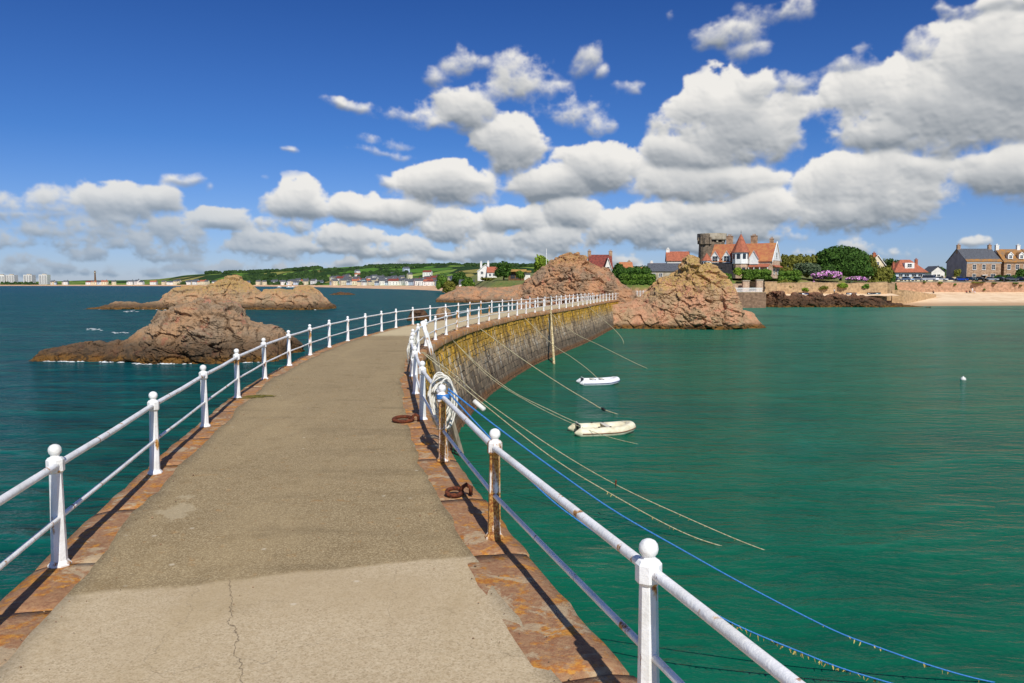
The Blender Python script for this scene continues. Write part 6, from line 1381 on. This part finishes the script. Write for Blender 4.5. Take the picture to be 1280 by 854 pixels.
# village houses along the bay, copies of six
VAR = []
for k, (wm, rm) in enumerate((('render_w', 'slate'), ('render_w', 'tile'), ('render_c', 'slate'), ('render_w', 'tile_red'), ('render_b', 'slate'), ('render_c', 'tile'))):
    w_, d_, e_, r_ = ((9, 8, 6, 8.4), (12, 8, 5.4, 7.8), (8, 7, 6.4, 8.8), (14, 9, 6.2, 8.8), (10, 8, 4.8, 7.0), (11, 8, 6, 8.4))[k]
    mb = MB(); b = mb.v
    mb.add([(-w_/2, 0, -4), (w_/2, 0, -4), (w_/2, d_, -4), (-w_/2, d_, -4), (-w_/2, 0, e_), (w_/2, 0, e_), (w_/2, d_, e_), (-w_/2, d_, e_), (-w_/2, d_/2, r_), (w_/2, d_/2, r_)], [(0, 1, 5, 4), (1, 2, 6, 9, 5), (2, 3, 7, 6), (3, 0, 4, 8, 7)])
    mb.mi = 1; mb.add([(-w_/2-.4, -.5, e_-.3), (w_/2+.4, -.5, e_-.3), (w_/2+.4, d_/2, r_+.15), (-w_/2-.4, d_/2, r_+.15), (-w_/2-.4, d_+.5, e_-.3), (w_/2+.4, d_+.5, e_-.3)], [(0, 1, 2, 3), (3, 2, 5, 4)])
    mb.box(w_*.3, w_*.3+1, d_/2-.4, d_/2+.4, r_-1, r_+1.6)
    mb.mi = 2
    for fx in (-.32, .02, .34): mb.box(fx*w_-.4, fx*w_+.4, -.06, -.005, 1., 2.3)
    if e_ > 4.5:
        for fx in (-.32, .02, .34): mb.box(fx*w_-.4, fx*w_+.4, -.06, -.005, 3.1, 4.3)
    o = mb.build('village_house', [M[wm], M[rm], M['pane']]); VAR.append((o, ('white', 'white', 'cream', 'white', 'pale blue', 'cream')[k], ('grey slate', 'orange tiled', 'grey slate', 'dark red', 'grey slate', 'orange tiled')[k]))
r = random.Random(77); used = set(); GRP = 'houses of the far shore village'
spots = [(r.uniform(415, 575), abs(r.gauss(0, .13))) for _ in range(120)] + [(r.uniform(222, 275), r.uniform(.0, .06)) for _ in range(12)] + [(r.uniform(130, 225), r.uniform(.0, .02)) for _ in range(14)] + [(r.uniform(300, 415), abs(r.gauss(0, .05))) for _ in range(22)] + [(r.uniform(60, 130), r.uniform(0, .012)) for _ in range(10)] + [(r.uniform(420, 540), r.uniform(.2, .6)) for _ in range(8)]
for px, t in spots:
    k = r.randrange(6) if r.random() > .62 else r.choice((0, 0, 2, 4)); src, wc, rc = VAR[k]
    x, y, z = hill_pt(px, t)
    o = src if k not in used else src.copy()
    if k in used: COL.objects.link(o)
    used.add(k); o.location = (x, y, z + .3); o.rotation_euler = (0, 0, r.uniform(-.6, .6) + px*.0002); s_ = r.uniform(.8, 1.25)*(1 + max(0, (y-1200)/2600)); o.scale = (s_, s_, s_)
    tag(o, f'small {wc} house with a {rc} roof in the far shore village', 'house', f'{wc} houses with {rc} roofs along the far shore')
# the woods and hedgerow trees on the hills: one mass
M['woods'] = leafmat('distant_woodland', srgb(34, 58, 26), srgb(60, 84, 38))
g = np.random.default_rng(5); mb = MB(); n_ = 9000
PX = np.where(g.random(n_) < .92, g.uniform(-60, 760, n_), g.uniform(760, 1400, n_)); kind_ = g.integers(0, 4, n_)
TT = np.where(kind_ == 0, g.uniform(0, .5, n_), np.where(kind_ < 3, g.uniform(.3, 1, n_), g.normal(1, .025, n_))); TT = np.maximum(TT, .004)
XYZ = np.array([hill_pt(a, b) for a, b in zip(PX, TT)])
DN = fbm(np.c_[XYZ[:, 0]*.004, XYZ[:, 1]*.0022, np.zeros(n_)], 3, 9)
ok = np.where(TT > .93, DN > -.08, DN > .2) & ~((PX < 200) & (TT > .1)) & ((PX > 470) | (TT > .9) | (DN > .34)); cnt = 0
for x, y, z in XYZ[ok]:
    if cnt > 2200: break
    s_ = g.uniform(4.0, 8)*(.62 + y/5200); n, rows = 7, 4; v = []; ph0 = g.uniform(0, 6)
    for i in range(rows+1):
        for j in range(n):
            th = math.pi*i/rows*.62; a = 2*math.pi*j/n + ph0; q = s_*g.uniform(.75, 1.2); v.append((x + q*1.15*math.sin(th)*math.cos(a), y + q*1.1*math.sin(th)*math.sin(a), z - .6 + q*1.1*math.cos(th) + s_*.12))
    mb.add(v, [(i*n+j, (i+1)*n+j, (i+1)*n+(j+1) % n, i*n+(j+1) % n) for i in range(rows) for j in range(n)]); cnt += 1
tag(mb.build('woods', M['woods']), kind='stuff')
# small craft off the far shore
for k, (px, yy, L, lb) in enumerate(((349, 1500, 8, 'small white motor boat moored off the far beach, left of the pair'), (361, 1480, 9, 'white cabin boat moored off the far beach'), (366, 1520, 6, 'tiny white boat just right of the cabin boat'))):
    x = py_(px, 358, yy)[0]; root = thing('moored_boat', lb, 'boat', (x, yy, 0), R(12*k)); G = []
    for i in range(9):
        t = i/8; w = L*.16*(1 - max(0, (t-.45)/.55)**2); G.append([(-L/2 + L*t, w*c_, h_ + .25*t*t) for c_, h_ in ((-1, 1.), (-.8, -.2), (0, -.4), (.8, -.2), (1, 1.), (.0, .98), (-1, 1.))])
    fix_normals(MB().grid(np.array(G)).build('hull', M['trim'], root)); fix_normals(MB().add([(-L*.2, -.8, 1), (L*.15, -.8, 1.05), (L*.15, .8, 1.05), (-L*.2, .8, 1), (-L*.2, -.7, 2.2), (L*.05, -.7, 2.2), (L*.05, .7, 2.2), (-L*.2, .7, 2.2)], [(4, 5, 6, 7), (0, 1, 5, 4), (1, 2, 6, 5), (2, 3, 7, 6), (3, 0, 4, 7)]).build('cabin', M['trim'], root))
